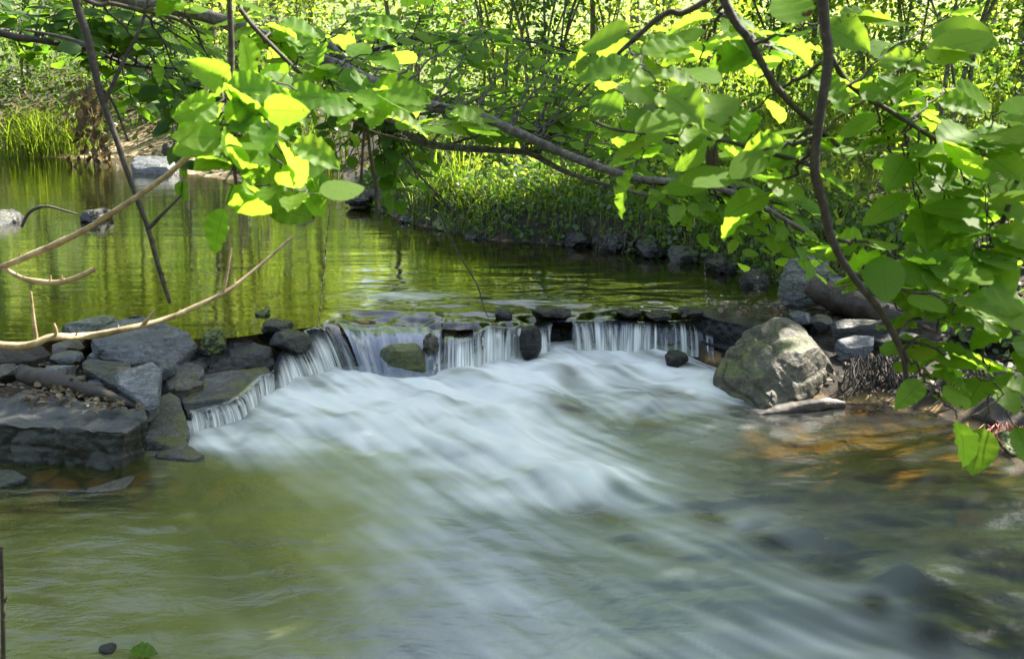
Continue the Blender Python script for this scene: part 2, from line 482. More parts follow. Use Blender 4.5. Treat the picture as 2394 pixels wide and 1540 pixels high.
# ground: mud, litter and meadow by the sheet's own cover attributes
def ground_mat():
    m, nt, out = new_mat('ground')
    tc = N(nt, 'ShaderNodeTexCoord').outputs['Object']
    a = N(nt, 'ShaderNodeAttribute'); a.attribute_name = 'cover'
    sp = N(nt, 'ShaderNodeSeparateXYZ')
    nt.links.new(a.outputs['Vector'], sp.inputs[0])
    green, bed, sand_sun = sp.outputs
    n1 = noise(nt, tc, 9, 8, 0.7, 0.5)
    n2 = noise(nt, tc, 60, 5, 0.7)
    soil = ramp(nt, n1, [(0.3, (0.005, 0.004, 0.003)), (0.5, (0.014, 0.010, 0.006)), (0.7, (0.040, 0.030, 0.020))])
    soil = mixc(nt, 0.6, soil, ramp(nt, n2, [(0.3, (0.4, 0.4, 0.4)), (0.7, (1.6, 1.55, 1.5))]), 'MULTIPLY')
    sand_sun_c = ramp(nt, n1, [(0.3, (0.13, 0.095, 0.055)), (0.5, (0.28, 0.21, 0.125)), (0.7, (0.42, 0.34, 0.22))])
    c = mixc(nt, sand_sun, soil, sand_sun_c)
    vo = N(nt, 'ShaderNodeTexVoronoi')
    vo.inputs['Scale'].default_value = 7.5
    vo.inputs['Randomness'].default_value = 0.95
    wv = N(nt, 'ShaderNodeVectorMath'); wv.operation = 'ADD'
    nzc = N(nt, 'ShaderNodeTexNoise'); nzc.inputs['Scale'].default_value = 4
    nt.links.new(tc, nzc.inputs['Vector'])
    sc = N(nt, 'ShaderNodeVectorMath'); sc.operation = 'SCALE'; sc.inputs['Scale'].default_value = 0.22
    nt.links.new(nzc.outputs['Color'], sc.inputs[0])
    nt.links.new(mapping(nt, tc, (1, 1, 0.3)), wv.inputs[0]); nt.links.new(sc.outputs[0], wv.inputs[1])
    nt.links.new(wv.outputs[0], vo.inputs['Vector'])
    stone = mixc(nt, vo.outputs['Color'], (0.09, 0.055, 0.022), (0.30, 0.19, 0.075))
    sepc = N(nt, 'ShaderNodeSeparateColor'); nt.links.new(vo.outputs['Color'], sepc.inputs[0])
    stone = ramp(nt, sepc.outputs[0], [(0.0, (0.18, 0.11, 0.040)), (0.5, (0.32, 0.205, 0.075)), (1.0, (0.44, 0.30, 0.12))])
    stone = mixc(nt, sstep_n(nt, vo.outputs['Distance'], 0.35, 0.62), stone, (0.05, 0.032, 0.014))
    stone = mixc(nt, 0.5, stone, ramp(nt, noise(nt, tc, 22, 5, 0.6), [(0.3, (0.5, 0.5, 0.5)), (0.7, (1.5, 1.45, 1.4))]), 'MULTIPLY')
    c = mixc(nt, bed, c, stone)
    gr = ramp(nt, noise(nt, tc, 3.0, 8, 0.75), [(0.3, (0.05, 0.075, 0.012)), (0.5, (0.10, 0.14, 0.018)), (0.7, (0.20, 0.22, 0.04))])
    c = mixc(nt, green, c, gr)
    p = N(nt, 'ShaderNodeBsdfPrincipled')
    p.inputs['Roughness'].default_value = 0.9
    nt.links.new(c, p.inputs['Base Color'])
    bp = N(nt, 'ShaderNodeBump'); bp.inputs['Strength'].default_value = 0.8; bp.inputs['Distance'].default_value = 0.02
    nt.links.new(math_n(nt, 'ADD', n1, math_n(nt, 'MULTIPLY', n2, 0.5)), bp.inputs['Height'])
    nt.links.new(bp.outputs[0], p.inputs['Normal'])
    nt.links.new(p.outputs[0], out.inputs[0])
    return m
M['ground'] = ground_mat()

# ------------------------------------------------------------------ the ground sheet with the stream bed
LIP = [  # lip of the falls from near bank to far bank: lip px, py, z, foot px, py, z
    (442, 959, .080, 452, 1009, .0), (490, 947, .088, 510, 995, .0), (540, 932, .095, 573, 978, .0), (598, 880, .11, 614, 945, .0),
    (635, 868, .12, 641, 932, .0), (655, 822, .16, 690, 902, .01), (692, 795, .19, 745, 890, .01), (736, 768, .22, 790, 868, .01),
    (790, 748, ZU, 850, 886, .01), (880, 742, ZU, 908, 896, .01), (985, 742, ZU, 1000, 890, .01), (1026, 746, ZU, 1026, 872, .02), (1040, 776, ZU - .075, 1038, 874, .02),
    (1070, 780, ZU - .078, 1068, 876, .02), (1104, 776, ZU - .07, 1106, 864, .02), (1116, 748, ZU, 1116, 858, .02), (1200, 738, ZU, 1200, 836, .03), (1290, 729, ZU, 1290, 820, .04),
    (1346, 728, ZU, 1358, 818, .04), (1440, 728, ZU, 1440, 818, .04), (1530, 730, ZU, 1530, 820, .04), (1620, 725, ZU, 1630, 822, .03),
    (1660, 722, ZU, 1670, 838, .02)]
UP = [(1840, 690), (1660, 718), (1440, 724), (1200, 732), (985, 738), (790, 744), (640, 752), (480, 768), (330, 745), (180, 760), (0, 800), (-300, 820), (-800, 740),
      (-1100, 520), (-700, 410), (0, 366), (200, 372), (300, 378), (420, 405), (560, 425), (660, 440), (690, 415), (720, 392), (790, 392), (800, 425), (805, 468), (880, 490),
      (960, 522), (1130, 560), (1400, 578), (1600, 606), (1790, 650)]
UPW = np.array([atz(a, b, ZU)[:2] for a, b in UP])
LOW = [(1690, 850), (1530, 822), (1290, 822), (1110, 864), (908, 896), (790, 872), (690, 902), (641, 934), (573, 980), (452, 1010), (478, 1072), (330, 1062), (0, 1095), (-250, 1110)]
LOWW = [atz(a, b, 0)[:2] for a, b in LOW] + [np.array(p) for p in ((-4.5, 3.2), (-4.2, 0.5), (-3.5, -3.0), (3.2, -3.0), (3.3, 0.5), (3.4, 2.4))]
LOWW += [atz(a, b, 0)[:2] for a, b in ((2394, 1130), (2300, 1020), (2150, 955), (1960, 938), (1760, 930))]
LOWW = np.array(LOWW)

def sdf(P, poly):
    """signed distance of P (n x 2) to a polygon, negative inside."""
    d = np.full(len(P), 1e9)
    ins = np.zeros(len(P), dtype=bool)
    for a, b in zip(poly, np.roll(poly, -1, axis=0)):
        e = b - a
        w_ = P - a
        t = np.clip((w_ @ e) / (e @ e), 0, 1)
        d = np.minimum(d, np.linalg.norm(w_ - t[:, None] * e, axis=1))
        c = ((a[1] <= P[:, 1]) & (b[1] > P[:, 1])) | ((b[1] <= P[:, 1]) & (a[1] > P[:, 1]))
        xi = a[0] + (P[:, 1] - a[1]) * e[0] / (e[1] if abs(e[1]) > 1e-9 else 1e-9)
        ins ^= c & (P[:, 0] < xi)
    return np.where(ins, -d, d)

def ground_z(x, y, full=False):
    shp = np.shape(x)
    P = np.stack([np.ravel(x), np.ravel(y)], 1).astype(float)
    P3 = np.concatenate([P, np.zeros((len(P), 1))], 1)
    du, dl = sdf(P, UPW), sdf(P, LOWW)
    nz = fbm(P3 * [1.3, 1.3, 1], 4)
    nf = fbm(P3 * [6, 6, 1], 3)
    up = np.maximum(du, 0); lo = np.maximum(dl, 0)
    wgt = lo / (lo + up + 1e-6)
    base = wgt * ZU
    d = np.minimum(up, lo)
    d = np.where(P[:, 1] > 6, np.maximum(0, d - .10 * np.clip(nz + .6 * nf, -.2, 1.2)), d)
    right = sstep(-0.5, 1.0, P[:, 0])
    right = np.where(P[:, 1] < 6.3, sstep(.6, 1.4, P[:, 0]), sstep(-2.6, -1.2, P[:, 0]))
    left = 1 - right
    far = sstep(6, 9, P[:, 1])
    # banks: a low cut edge, then a slope, then the meadow
    rise = right * ((0.12 + .16 * far) * sstep(0, .25, d) + (0.34 - .10 * far) * sstep(.15, 1.8, d) + 0.35 * sstep(1.2, 5, d)) \
        + left * (0.05 * sstep(0, .3, d) + far * (0.55 * sstep(.3, 2.6, d) + 0.5 * sstep(2.0, 6, d)) + (1 - far) * 0.25 * sstep(.3, 2.5, d))
    rise = rise * np.where(P[:, 1] < 6.3, 1 - .5 * sstep(.7, 1.2, P[:, 0]), 1)
    hill = np.maximum(0, P[:, 1] - 13) * 0.085 + np.maximum(0, P[:, 1] - 34) * 0.17 + np.maximum(0, np.abs(P[:, 0]) - 22) * .25 * sstep(0, 12, P[:, 1])
    z = base + rise + hill * sstep(0.5, 4, d) + (0.05 * nz + 0.02 * nf) * sstep(0, .4, d)
    gap = (du > 0) & (dl > 0) & (d < .55) & (P[:, 1] > 3.8) & (P[:, 1] < 6.0) & (P[:, 0] > -1.1) & (P[:, 0] < 1.0)
    z = np.where(gap, base - 0.20, z)
    pile = (du > 0) & (dl > 0) & (P[:, 1] > 3.7) & (P[:, 1] < 5.5) & (P[:, 0] > -2.9) & (P[:, 0] <= -.9)
    z = np.where(pile, np.minimum(z, base - 0.10 + .03 * nz), z)
    inl = dl < 0
    z = np.where(inl, -0.02 - (0.20 + .34 * (1 - sstep(2.6, 3.7, P[:, 1] + .15 * P[:, 0]))) * sstep(0, .9, -dl) + .03 * nz + 0.02 * nf, z)
    inu = du < 0
    near_lip = (np.abs(du) < .5) & (dl < .75) & (P[:, 1] > 4.2) & (P[:, 0] > -.75) & (P[:, 0] < .95)
    z = np.where(inu, ZU - 0.03 - 0.25 * sstep(0, 1.6, -du) + .03 * nz + 0.015 * nf, z)
    z = np.where(near_lip & (dl > 0), -0.28, z)
    gq = atz(2030, 1040, 0)
    sungold = np.exp(-((P[:, 0] - gq[0]) / .75) ** 2 - ((P[:, 1] - gq[1]) / .42) ** 2)  # sunlit patch painted into the bed as paler golden sand
    z = np.where(inl, z * (1 - .55 * sungold) - .02 * sungold, z)
    z = z.reshape(shp)
    if not full:
        return z
    inw = (inl | inu)
    green = np.where(inw, 0, sstep(1.1, 4.0, d + 0.7 * nz) * sstep(6, 10, P[:, 1]) * (0.35 + 0.65 * right + 0.4 * left * sstep(4, 8, d)))
    bed = np.where(inw, 1 - .8 * np.where(inl, sungold, 0), np.where(gap, .3, np.where(P[:, 1] > 6, 0, 1 - sstep(0, .12, d))))
    sand_sun = np.where(inw, np.where(inl, sungold, 0), (1 - sstep(-4.5, -3.2, P[:, 0])) * far * (1 - sstep(.8, 2.4, d + nz)))  # shore sand; inside the pool, the painted sunny patch
    return z, np.stack([np.clip(green, 0, 1), bed, sand_sun], 1)

def gline(a, b, fine_a, fine_b, step, coarse):
    out = list(np.arange(fine_a, fine_b, step))
    s, x = step, fine_b
    while x < b:
        out.append(x); s = min(s * 1.10, coarse); x += s
    out.append(b)
    s, x = step, fine_a - step
    left = []
    while x > a:
        left.append(x); s = min(s * 1.10, coarse); x -= s
    left.append(a)
    return np.array(left[::-1] + out)

gx = gline(-90, 90, -4.5, 4.5, 0.055, 4.0)
gy = gline(-12, 110, 1.5, 11.0, 0.055, 4.0)
X, Y = np.meshgrid(gx, gy)
Z, cover = ground_z(X, Y, True)
g = np_mesh('ground', np.stack([X.ravel(), Y.ravel(), Z.ravel()], 1), grid_faces(len(gy), len(gx)), M['ground'], attrs={'cover': cover})
tag(g, 'muddy and grassy stream banks with a brown stony bed', kind='structure')

# ------------------------------------------------------------------ water
lipc = curve([[*atz(a, b, z), *atz(c, d, f)] for a, b, z, c, d, f in LIP], 900)
# arc position of every row as the picture column it was measured at, for placing the single falls
lip_px = np.interp(np.linspace(0, len(LIP) - 1, 900), np.arange(len(LIP)), [l[0] for l in LIP])
jit = np.stack([lip_px * .022, lip_px * 0, lip_px * 0 + 2], 1)
lipc[:, 1] += .05 * fbm(jit, 3) * sstep(640, 760, lip_px)
lipc[:, 2] += .012 * fbm(jit + 7, 3)
LW, FW = lipc[:, :3], lipc[:, 3:]

# upper pool: rows upstream from the lip
ua = np.concatenate([np.array([atz(-1100, 830, ZU), atz(-500, 830, ZU), atz(0, 800, ZU), atz(330, 790, ZU), atz(520, 790, ZU), atz(640, 775, ZU)]),
                     LW[(lip_px > 736)][::6], np.array([atz(1760, 730, ZU), atz(2000, 735, ZU), atz(2500, 760, ZU)])])
ua[:, 2] = ZU
ua = curve(ua, 420)
tt = np.concatenate([np.linspace(0, 1.2, 70), np.geomspace(1.215, 16, 150)])
Q = ua[:, None, :] + np.zeros((1, len(tt), 1))
Q[..., 1] += tt[None, :]
Q[..., 0] += ua[:, None, 0] * tt[None, :] * 0.16
onlip = sstep(-1.05, -0.75, ua[:, 0]) * (1 - sstep(1.0, 1.15, ua[:, 0]))
pull = np.exp(-tt / 0.30)
wv1 = fbm(np.stack([Q[..., 0] * 2.2, Q[..., 1] * 6.5, Q[..., 0] * 0], -1), 3)
wv2 = fbm(np.stack([Q[..., 0] * 0.7 + 9, Q[..., 1] * 2.0, Q[..., 0] * 0], -1), 2)
Q[..., 2] = ZU + 0.048 * wv1 * np.exp(-tt / 0.50)[None, :] * onlip[:, None] + 0.0035 * wv2 \
    - 0.050 * onlip[:, None] * np.exp(-tt / .11)[None, :]
lipnoise = Q[:, 0, 2].copy()
upfoam = np.zeros(Q.shape[:2])
c = atz(1010, 690, ZU)
upfoam += 0.55 * np.exp(-((Q[..., 0] - c[0] + .18) / .28) ** 2 - ((Q[..., 1] - c[1]) / .10) ** 2)
c = atz(1230, 705, ZU)
upfoam += 0.5 * np.exp(-((Q[..., 0] - c[0]) / .22) ** 2 - ((Q[..., 1] - c[1]) / .03) ** 2)
upfoam *= np.clip(0.7 + 1.1 * fbm(np.stack([Q[..., 0] * 5, Q[..., 1] * 16, Q[..., 0] * 0], -1), 3), 0, 1)
V = Q.transpose(1, 0, 2).reshape(-1, 3)
uw = np_mesh('water', V, grid_faces(len(tt), len(ua)), M['upper_water'], attrs={'foam': upfoam.T.ravel(), 'silt': np.full(len(V), .06), 'depth': np.clip((V[:, 2] - ground_z(V[:, 0], V[:, 1])) / .45, 0, 1)})
tag(uw, 'calm green reflecting pool above the little waterfall', kind='structure')

# lower pool: foam density read off the photo as a coarse table over the pool's own plane
FPXX = [200, 460, 600, 750, 900, 1050, 1200, 1350, 1500, 1650, 1800, 1950, 2100, 2250, 2394]
FPY = [800, 840, 880, 930, 980, 1020, 1060, 1100, 1150, 1200, 1260, 1330, 1400, 1480, 1560]
FT = np.array([
    [.0, .0, .3, .8, .8, .9, .95, .95, .90, .70, .1, 0, 0, 0, 0],
    [.0, .0, .4, .9, .8, .9, .95, .95, .88, .72, .2, 0, 0, 0, 0],
    [.0, .1, .6, .98, .95, .97, .97, .80, .80, .78, .2, 0, 0, 0, 0],
    [.0, .3, .85, 1.0, 1.0, 1.0, .92, .62, .72, .70, .2, 0, 0, 0, 0],
    [.0, .55, .85, .92, .95, 1.0, .85, .48, .58, .48, .1, 0, 0, 0, 0],
    [.0, .5, .70, .42, .74, .95, .85, .50, .40, .30, .1, 0, 0, 0, 0],
    [.0, .12, .28, .30, .42, .74, .92, .55, .35, .22, .06, 0, 0, 0, 0],
    [.0, .05, .08, .18, .28, .42, .75, .95, .55, .14, .10, 0, 0, 0, 0],
    [.0, .04, .05, .12, .28, .38, .70, .98, .45, .18, .12, .05, 0, 0, 0],
    [.0, .03, .04, .08, .22, .36, .48, .52, .42, .34, .24, .10, .03, 0, 0],
    [.0, .02, .03, .08, .24, .36, .42, .44, .42, .42, .36, .26, .12, .05, .02],
    [.0, .03, .05, .14, .28, .36, .40, .42, .42, .42, .38, .34, .50, .16, .06],
    [.0, .04, .10, .20, .30, .38, .42, .44, .44, .42, .38, .34, .30, .20, .14],
    [.0, .06, .12, .22, .32, .40, .44, .44, .42, .42, .40, .36, .30, .22, .18],
    [.0, .08, .14, .24, .34, .40, .44, .44, .42, .42, .40, .36, .30, .26, .20]])

def table(px, py):
    i = np.clip(np.interp(px, FPXX, np.arange(len(FPXX))), 0, len(FPXX) - 1.001)
    j = np.clip(np.interp(py, FPY, np.arange(len(FPY))), 0, len(FPY) - 1.001)
    i0, j0 = i.astype(int), j.astype(int)
    u, v = i - i0, j - j0
    u = u * u * (3 - 2 * u); v = v * v * (3 - 2 * v)
    return (FT[j0, i0] * (1 - u) + FT[j0, i0 + 1] * u) * (1 - v) + (FT[j0 + 1, i0] * (1 - u) + FT[j0 + 1, i0 + 1] * u) * v

lx = np.arange(-4.4, 4.4, 0.014)
ly = np.arange(0.2, 5.75, 0.014)
LX, LY = np.meshgrid(lx, ly)
P0 = np.stack([LX, LY, LX * 0 + .02], -1)
px, py = proj(P0)
dens = table(px, py) * (1 - .22 * sstep(1090, 1180, py)) * (1 - .18 * sstep(1220, 1330, py))
# flow coordinates: the run-out slants away down the far side of the pool
wx_ = fbm(np.stack([LX * .7, LY * .7, LX * 0 + 4], -1), 2)
wy_ = fbm(np.stack([LX * .7, LY * .7, LX * 0 + 14], -1), 2)
FXX, FYY = LX + .22 * wx_, LY + .22 * wy_ - .10 * (LX - .2) ** 2 * (LX < .2)
al = FXX * .67 - FYY * .74
ac = FXX * .74 + FYY * .67
s1 = fbm(np.stack([ac * 2.6, al * .9, LX * 0], -1), 3)
s2 = fbm(np.stack([ac * 9, al * 1.3, LX * 0 + 7], -1), 3)
s4 = fbm(np.stack([ac * 15, al * 1.2, LX * 0 + 3], -1), 2)
s3 = fbm(np.stack([LX * 2.6, LY * 3.6, LX * 0 + 2], -1), 3)
hole = np.zeros_like(LX)  # dark troughs: canopy reflection painted by thinning foam and silt
for a_, b_, ra, rb_ in ((1400, 1190, 55, 22), (1660, 1200, 60, 24), (1800, 1252, 75, 26), (1960, 1312, 90, 30), (2230, 1395, 120, 34), (2045, 1400, 45, 30), (2300, 1470, 120, 40), (2180, 1470, 60, 40), (1500, 1262, 90, 14), (1215, 1262, 80, 16), (1330, 885, 40, 14), (1330, 950, 60, 14), (1520, 975, 50, 16)):
    q = ((px - a_) + .3 * (py - b_)) / ra
    r_ = ((py - b_) - .25 * (px - a_)) / rb_
    hole = np.maximum(hole, np.exp(-(q * q + r_ * r_) * .8) * np.clip(.85 + .7 * s2 + .6 * s4 + .3 * s1, 0, 1.15))
core = sstep(.45, .9, dens)
foam = dens * (.54 + 0.34 * core + (1.5 - .75 * core) * s1 + (.9 - .45 * core) * s2 + (1.3 - .6 * core) * s3 + (.85 - .35 * core) * s4)
foam = np.clip(foam * (1 - .85 * np.clip(hole, 0, 1)), 0, 1)
foam = foam * foam * (3 - 2 * foam) * 0.7 + foam * 0.3
# surface: boiling mounds at the plunge, standing waves in the run-out
wave = fbm(np.stack([LX * 1.7 + LY * .9, LY * 3.4 - LX * .6, LX * 0 + 1], -1), 3)
bump = fbm(np.stack([LX * 3.2, LY * 3.2, LX * 0 + 5], -1), 3)
run = sstep(0.2, 1.3, LX) * (1 - sstep(3.4, 4.3, LY))
bump2 = fbm(np.stack([ac * 3.4, al * 2.0, LX * 0 + 12], -1), 3)
LZ = 0.028 * sstep(.55, .95, dens) + (0.040 * bump + .050 * bump2) * sstep(.3, .8, dens) + 0.022 * wave * run * (1 - sstep(2.0, 3.0, LX)) + 0.008 * wave \
    + 0.006 * s2 * sstep(.05, .4, dens) - .004 * hole
for (a, b, r_, h_) in ((1390, 1140, .16, .05), (1240, 1120, .12, .03), (2130, 1340, .12, .03), (1330, 880, .14, .035), (1460, 870, .12, .03), (1150, 890, .2, .03)):
    q = atz(a, b, 0)
    LZ += h_ * np.exp(-((LX - q[0]) ** 2 + ((LY - q[1]) * 1.5) ** 2) / r_ ** 2)
silt = np.clip(0.30 + 0.26 * sstep(.05, .35, dens) + 0.16 * s1 + .08 * s2, 0, 1) * (1 - 0.8 * sstep(.8, 1.9, LX + (LY - 4) * 1.0)) * (1 - .55 * sstep(.7, 1.6, LX))
gq_ = atz(2030, 1040, 0)
sungold_w = np.exp(-((LX - gq_[0]) / .8) ** 2 - ((LY - gq_[1]) / .45) ** 2)  # clears silt and foam over the bed's painted sunny patch
silt *= 1 - .85 * sungold_w
foam *= 1 - .7 * sungold_w
ar = atz(150, 1150, 0)
silt *= 1 - .8 * np.clip(hole, 0, 1) * sstep(.0, .4, LX)
silt *= 1 - 0.9 * np.exp(-((LX - ar[0]) / .55) ** 2 - ((LY - ar[1]) / .35) ** 2)
V = np.stack([LX, LY, LZ], -1).reshape(-1, 3)
dlow = sdf(V[:, :2], LOWW)
F = grid_faces(len(ly), len(lx))
F = F[(dlow[F] < 0.16).any(axis=1)]
used, inv = np.unique(F, return_inverse=True)
lw = np_mesh('water', V[used], inv.reshape(F.shape), M['lower_water'], attrs={'foam': foam.ravel()[used], 'silt': silt.ravel()[used], 'green_refl': ((1 - sstep(.05, .30, dens)) * (1 - sstep(650, 1250, px))).ravel()[used], 'depth': np.clip((V[used][:, 2] - ground_z(V[used][:, 0], V[used][:, 1])) / .5, 0, 1)})
tag(lw, 'milky lower pool with white foam swirling below the falls', kind='structure')

# the single falls: a sheet from the lip to the pool, streaked by what falls there
def fall(px0, px1, label, white, power=1.9, silt=.06, dry=()):
    """white: list of (px, halfwidth, strength) of the white strands."""
    k = np.where((lip_px >= px0 - 1) & (lip_px <= px1 + 1))[0]
    n = max(40, int((px1 - px0) * 1.1))
    kk = np.linspace(k[0], k[-1], n)
    L = np.stack([np.interp(kk, np.arange(900), LW[:, i]) for i in range(3)], 1)
    Fo = np.stack([np.interp(kk, np.arange(900), FW[:, i]) for i in range(3)], 1)
    pp = np.interp(kk, np.arange(900), lip_px)
    L2 = L.copy()
    top = np.interp(L[:, 0], ua[:, 0], lipnoise)
    L2[:, 2] = np.where(L[:, 2] > ZU - 0.03, top, L[:, 2])
    s = np.linspace(0, 1, 34)[None, :, None]
    wob = fbm(np.stack([pp * .045, pp * 0, pp * 0 + 3], 1), 3)[:, None]
    bulge = 0.020 * wob * np.sin(np.pi * np.clip(s[..., 0], 0, 1) ** .8)
    hd = unit((Fo - L2) * [1, 1, 0])
    P = L2[:, None, :] * (1 - s) + Fo[:, None, :] * s
    P[..., 2] = L2[:, None, 2] - (L2[:, None, 2] - Fo[:, None, 2] + 0.03) * s[..., 0] ** power
    P += hd[:, None, :] * (bulge + 0.012 * np.sin(np.pi * s[..., 0]))[..., None]
    # rounded crest running back into the pool
    f = np.zeros((n, 34))
    sp = np.broadcast_to(s[..., 0], f.shape)
    low = fbm(np.stack([pp * .05, pp * 0, pp * 0 + 11], 1), 2)
    for (c_, h_, st, *dr_) in white:
        drift = dr_[0] if dr_ else random.uniform(-.5, .5) * h_
        d_ = (pp[:, None] - c_ - drift * sp) / (h_ * (0.75 + .55 * sp))
        e = np.exp(-np.abs(d_) ** 2.4)
        a0 = random.uniform(.0, .16)
        f = np.maximum(f, st * e * sstep(a0, a0 + .5, sp))
    st1 = fbm(np.stack([pp[:, None] * .16 + 0 * sp, sp * 0.7, sp * 0 + 1], -1), 3)
    st2 = fbm(np.stack([pp[:, None] * .50 + 0 * sp, sp * 0.9, sp * 0 + 8], -1), 2)
    f = f * np.clip(0.42 + 1.0 * low[:, None] + 1.1 * st1 + 0.9 * st2 + .40 * sp, 0.0, 1.2)
    near = np.array([max([w_[2] * math.exp(-((q - w_[0]) / (w_[1] * 1.8)) ** 2) for w_ in white] + [0]) for q in pp])[:, None]
    f = np.maximum(f, sstep(.78, 1.0, sp) * (.15 + .65 * near))
    V = P.transpose(1, 0, 2).reshape(-1, 3)
    Fc = grid_faces(34, n)[:, ::-1]
    for a_, b_ in dry:
        col = pp[Fc % n]
        row = Fc // n
        edge = 2.5 * np.sin(row * .22 + a_)
        Fc = Fc[~((col > a_ + edge) & (col < b_ + edge) & (row > 3)).all(axis=1)]
    o = np_mesh('waterfall', V, Fc, M['fall_water'], attrs={'foam': np.clip(f, 0, 1).T.ravel(), 'silt': np.full(len(V), silt)}, origin=Fo[n // 2])
    tag(o, label, 'waterfall', 'small falls over the stream ledge')
    return o

fall(442, 637, 'low fringe of thin white trickles over the flat slab edge beside the stacked slates', [(x, 5 + 4 * random.random(), .75 + .25 * random.random()) for x in range(448, 640, 12)], 2.2)
fall(637, 790, 'steep white chute tumbling diagonally between two dark wet rocks', [(660, 16, .9), (690, 18, 1.0), (722, 12, .9), (745, 14, .95), (770, 10, .5)], 1.3)
fall(790, 1032, 'broad smooth bluish glassy sheet of water bending over the ledge', [(800, 12, .30, 25), (835, 8, .15, 20), (1026, 3, .9)], 1.9, .34)  # extra bluish body colour imitates reflected sky
fall(1032, 1240, 'wide white curtain of falling water ending at a dark upright block', [(1056, 12, .75, 4), (1082, 22, 1.0, 6), (1104, 8, .5), (1128, 12, .6, -6), (1150, 16, .9), (1172, 14, .75, 6), (1192, 16, 1.0, -6), (1214, 6, .8), (1226, 4, .6)], 1.9)
fall(1240, 1450, 'pair of white strands either side of a black hollow in the ledge', [(1256, 10, .9, 14), (1276, 6, .6, 16), (1342, 5, .5), (1362, 9, .8, 8), (1388, 13, .95, 18), (1414, 9, .8, 22), (1434, 6, .6, 18)], 1.9, dry=[(1288, 1334)])
fall(1450, 1660, 'white mound of water with a fringe of thin separate threads next to black ledge', [(1478, 16, .85, -34), (1500, 20, 1.0, -26), (1517, 8, .8, -6), (1533, 2.2, .9), (1546, 1.8, .6), (1555, 2.6, .9), (1573, 1.8, .8), (1586, 3.2, .95), (1593, 2, .7), (1607, 2, .8), (1619, 2.5, .6), (1643, 2.2, .8)], 1.9)

# ------------------------------------------------------------------ rocks
def remeshed(pts, voxel):
    bm = bmesh.new()
    for p in pts:
        bm.verts.new(p)
    r = bmesh.ops.convex_hull(bm, input=bm.verts)
    bmesh.ops.delete(bm, geom=[v for v in bm.verts if not v.link_faces], context='VERTS')
    me = bpy.data.meshes.new('hull')
    bm.to_mesh(me)
    bm.free()
    o = bpy.data.objects.new('hull', me)
    COL.objects.link(o)
    md = o.modifiers.new('r', 'REMESH')
    md.mode, md.voxel_size = 'VOXEL', voxel
    sm = o.modifiers.new('s', 'SMOOTH')
    sm.factor, sm.iterations = 0.5, 1
    dg = bpy.context.evaluated_depsgraph_get()
    ev = o.evaluated_get(dg).to_mesh()
    n, f = len(ev.vertices), len(ev.polygons)
    co = np.empty(n * 3, np.float32); ev.vertices.foreach_get('co', co)
    no = np.empty(n * 3, np.float32); ev.vertices.foreach_get('normal', no)
    li = np.empty(len(ev.loops), np.int32); ev.loops.foreach_get('vertex_index', li)
    o.evaluated_get(dg).to_mesh_clear()
    bpy.data.objects.remove(o)
    bpy.data.meshes.remove(me)
    return co.reshape(-1, 3).astype(float), no.reshape(-1, 3).astype(float), li.reshape(-1, 4)

def rock(name, pts, m, label, cat='rock', group=None, voxel=None, amp=0.03, freq=4.0, strata=0.0, sdir=(0, 0, 1), sh=0.02, parent=None, cuts=None):
    pts = np.asarray(pts, dtype=float)
    size = (pts.max(0) - pts.min(0)).max()
    voxel = voxel or max(0.006, size / 55)
    V, Nn, F = remeshed(pts, voxel)
    sz = size
    c_ = V.mean(0)
    rg = random.Random(int(abs(pts.sum()) * 1000))
    if cuts is None:
        cuts = [(unit([rg.gauss(0, 1), rg.gauss(0, 1), rg.gauss(0, .7)]), rg.uniform(.74, .9)) for _ in range(6)]
    for nn, fr_ in cuts:
        nn = unit(np.array(nn, dtype=float))
        h_ = (V - c_) @ nn
        over = h_ - fr_ * h_.max()
        V = V - np.maximum(over, 0)[:, None] * nn * .94
    off = np.array([random.random() * 50 for _ in range(3)])
    d = amp * sz * fbm(V / sz * freq + off, 5, 0.55)
    ch = np.abs(fbm(V / sz * freq * .55 + off + 9, 3))
    d -= amp * sz * 1.0 * (1 - sstep(0, .10, ch)) * .5
    if strata:
        sd = unit(np.array(sdir, dtype=float))
        h = (V @ sd) / sh + 1.4 * fbm(V / sz * 2.2 + off, 2)
        k = np.floor(h)
        fr_ = h - k
        rnd = np.sin(k * 12.9898 + off[0]) * 43758.5453
        rnd = rnd - np.floor(rnd)
        sidew = 1 - np.abs(Nn @ sd)
        d += strata * (rnd - 0.5) * sidew - strata * .5 * (fr_ < .18) * sidew
        d += strata * .25 * (np.round(fbm(V / sz * 3 + off, 3) * 3) / 3) * (1 - sidew)
    V = V + Nn * d[:, None]
    base = np.array([V[:, 0].mean(), V[:, 1].mean(), V[:, 2].min()])
    o = np_mesh(name, V, F, m, parent, origin=base)
    if parent is None:
        tag(o, label, cat, group)
    return o

def slab(name, top, thick, m, label, cat='rock', group=None, down=None, inset=0.0, **kw):
    """top: (px, py, z) outline of the upper face; the underside lies `thick` below along down."""
    T = np.array([atz(a, b, z) for a, b, z in top])
    c = T.mean(0)
    dv = np.array(down if down is not None else (0, 0, -1), dtype=float) * thick
    B = c + (T - c) * (1 - inset) + dv
    n = np.array([0, 0, 1.0])
    if len(T) >= 3:
        u_, s_, vt = np.linalg.svd(T - c)
        n = vt[2] * (1 if vt[2][2] > 0 else -1)
    kw.setdefault('sdir', n)
    return rock(name, np.concatenate([T, B]), m, label, cat, group, **kw)

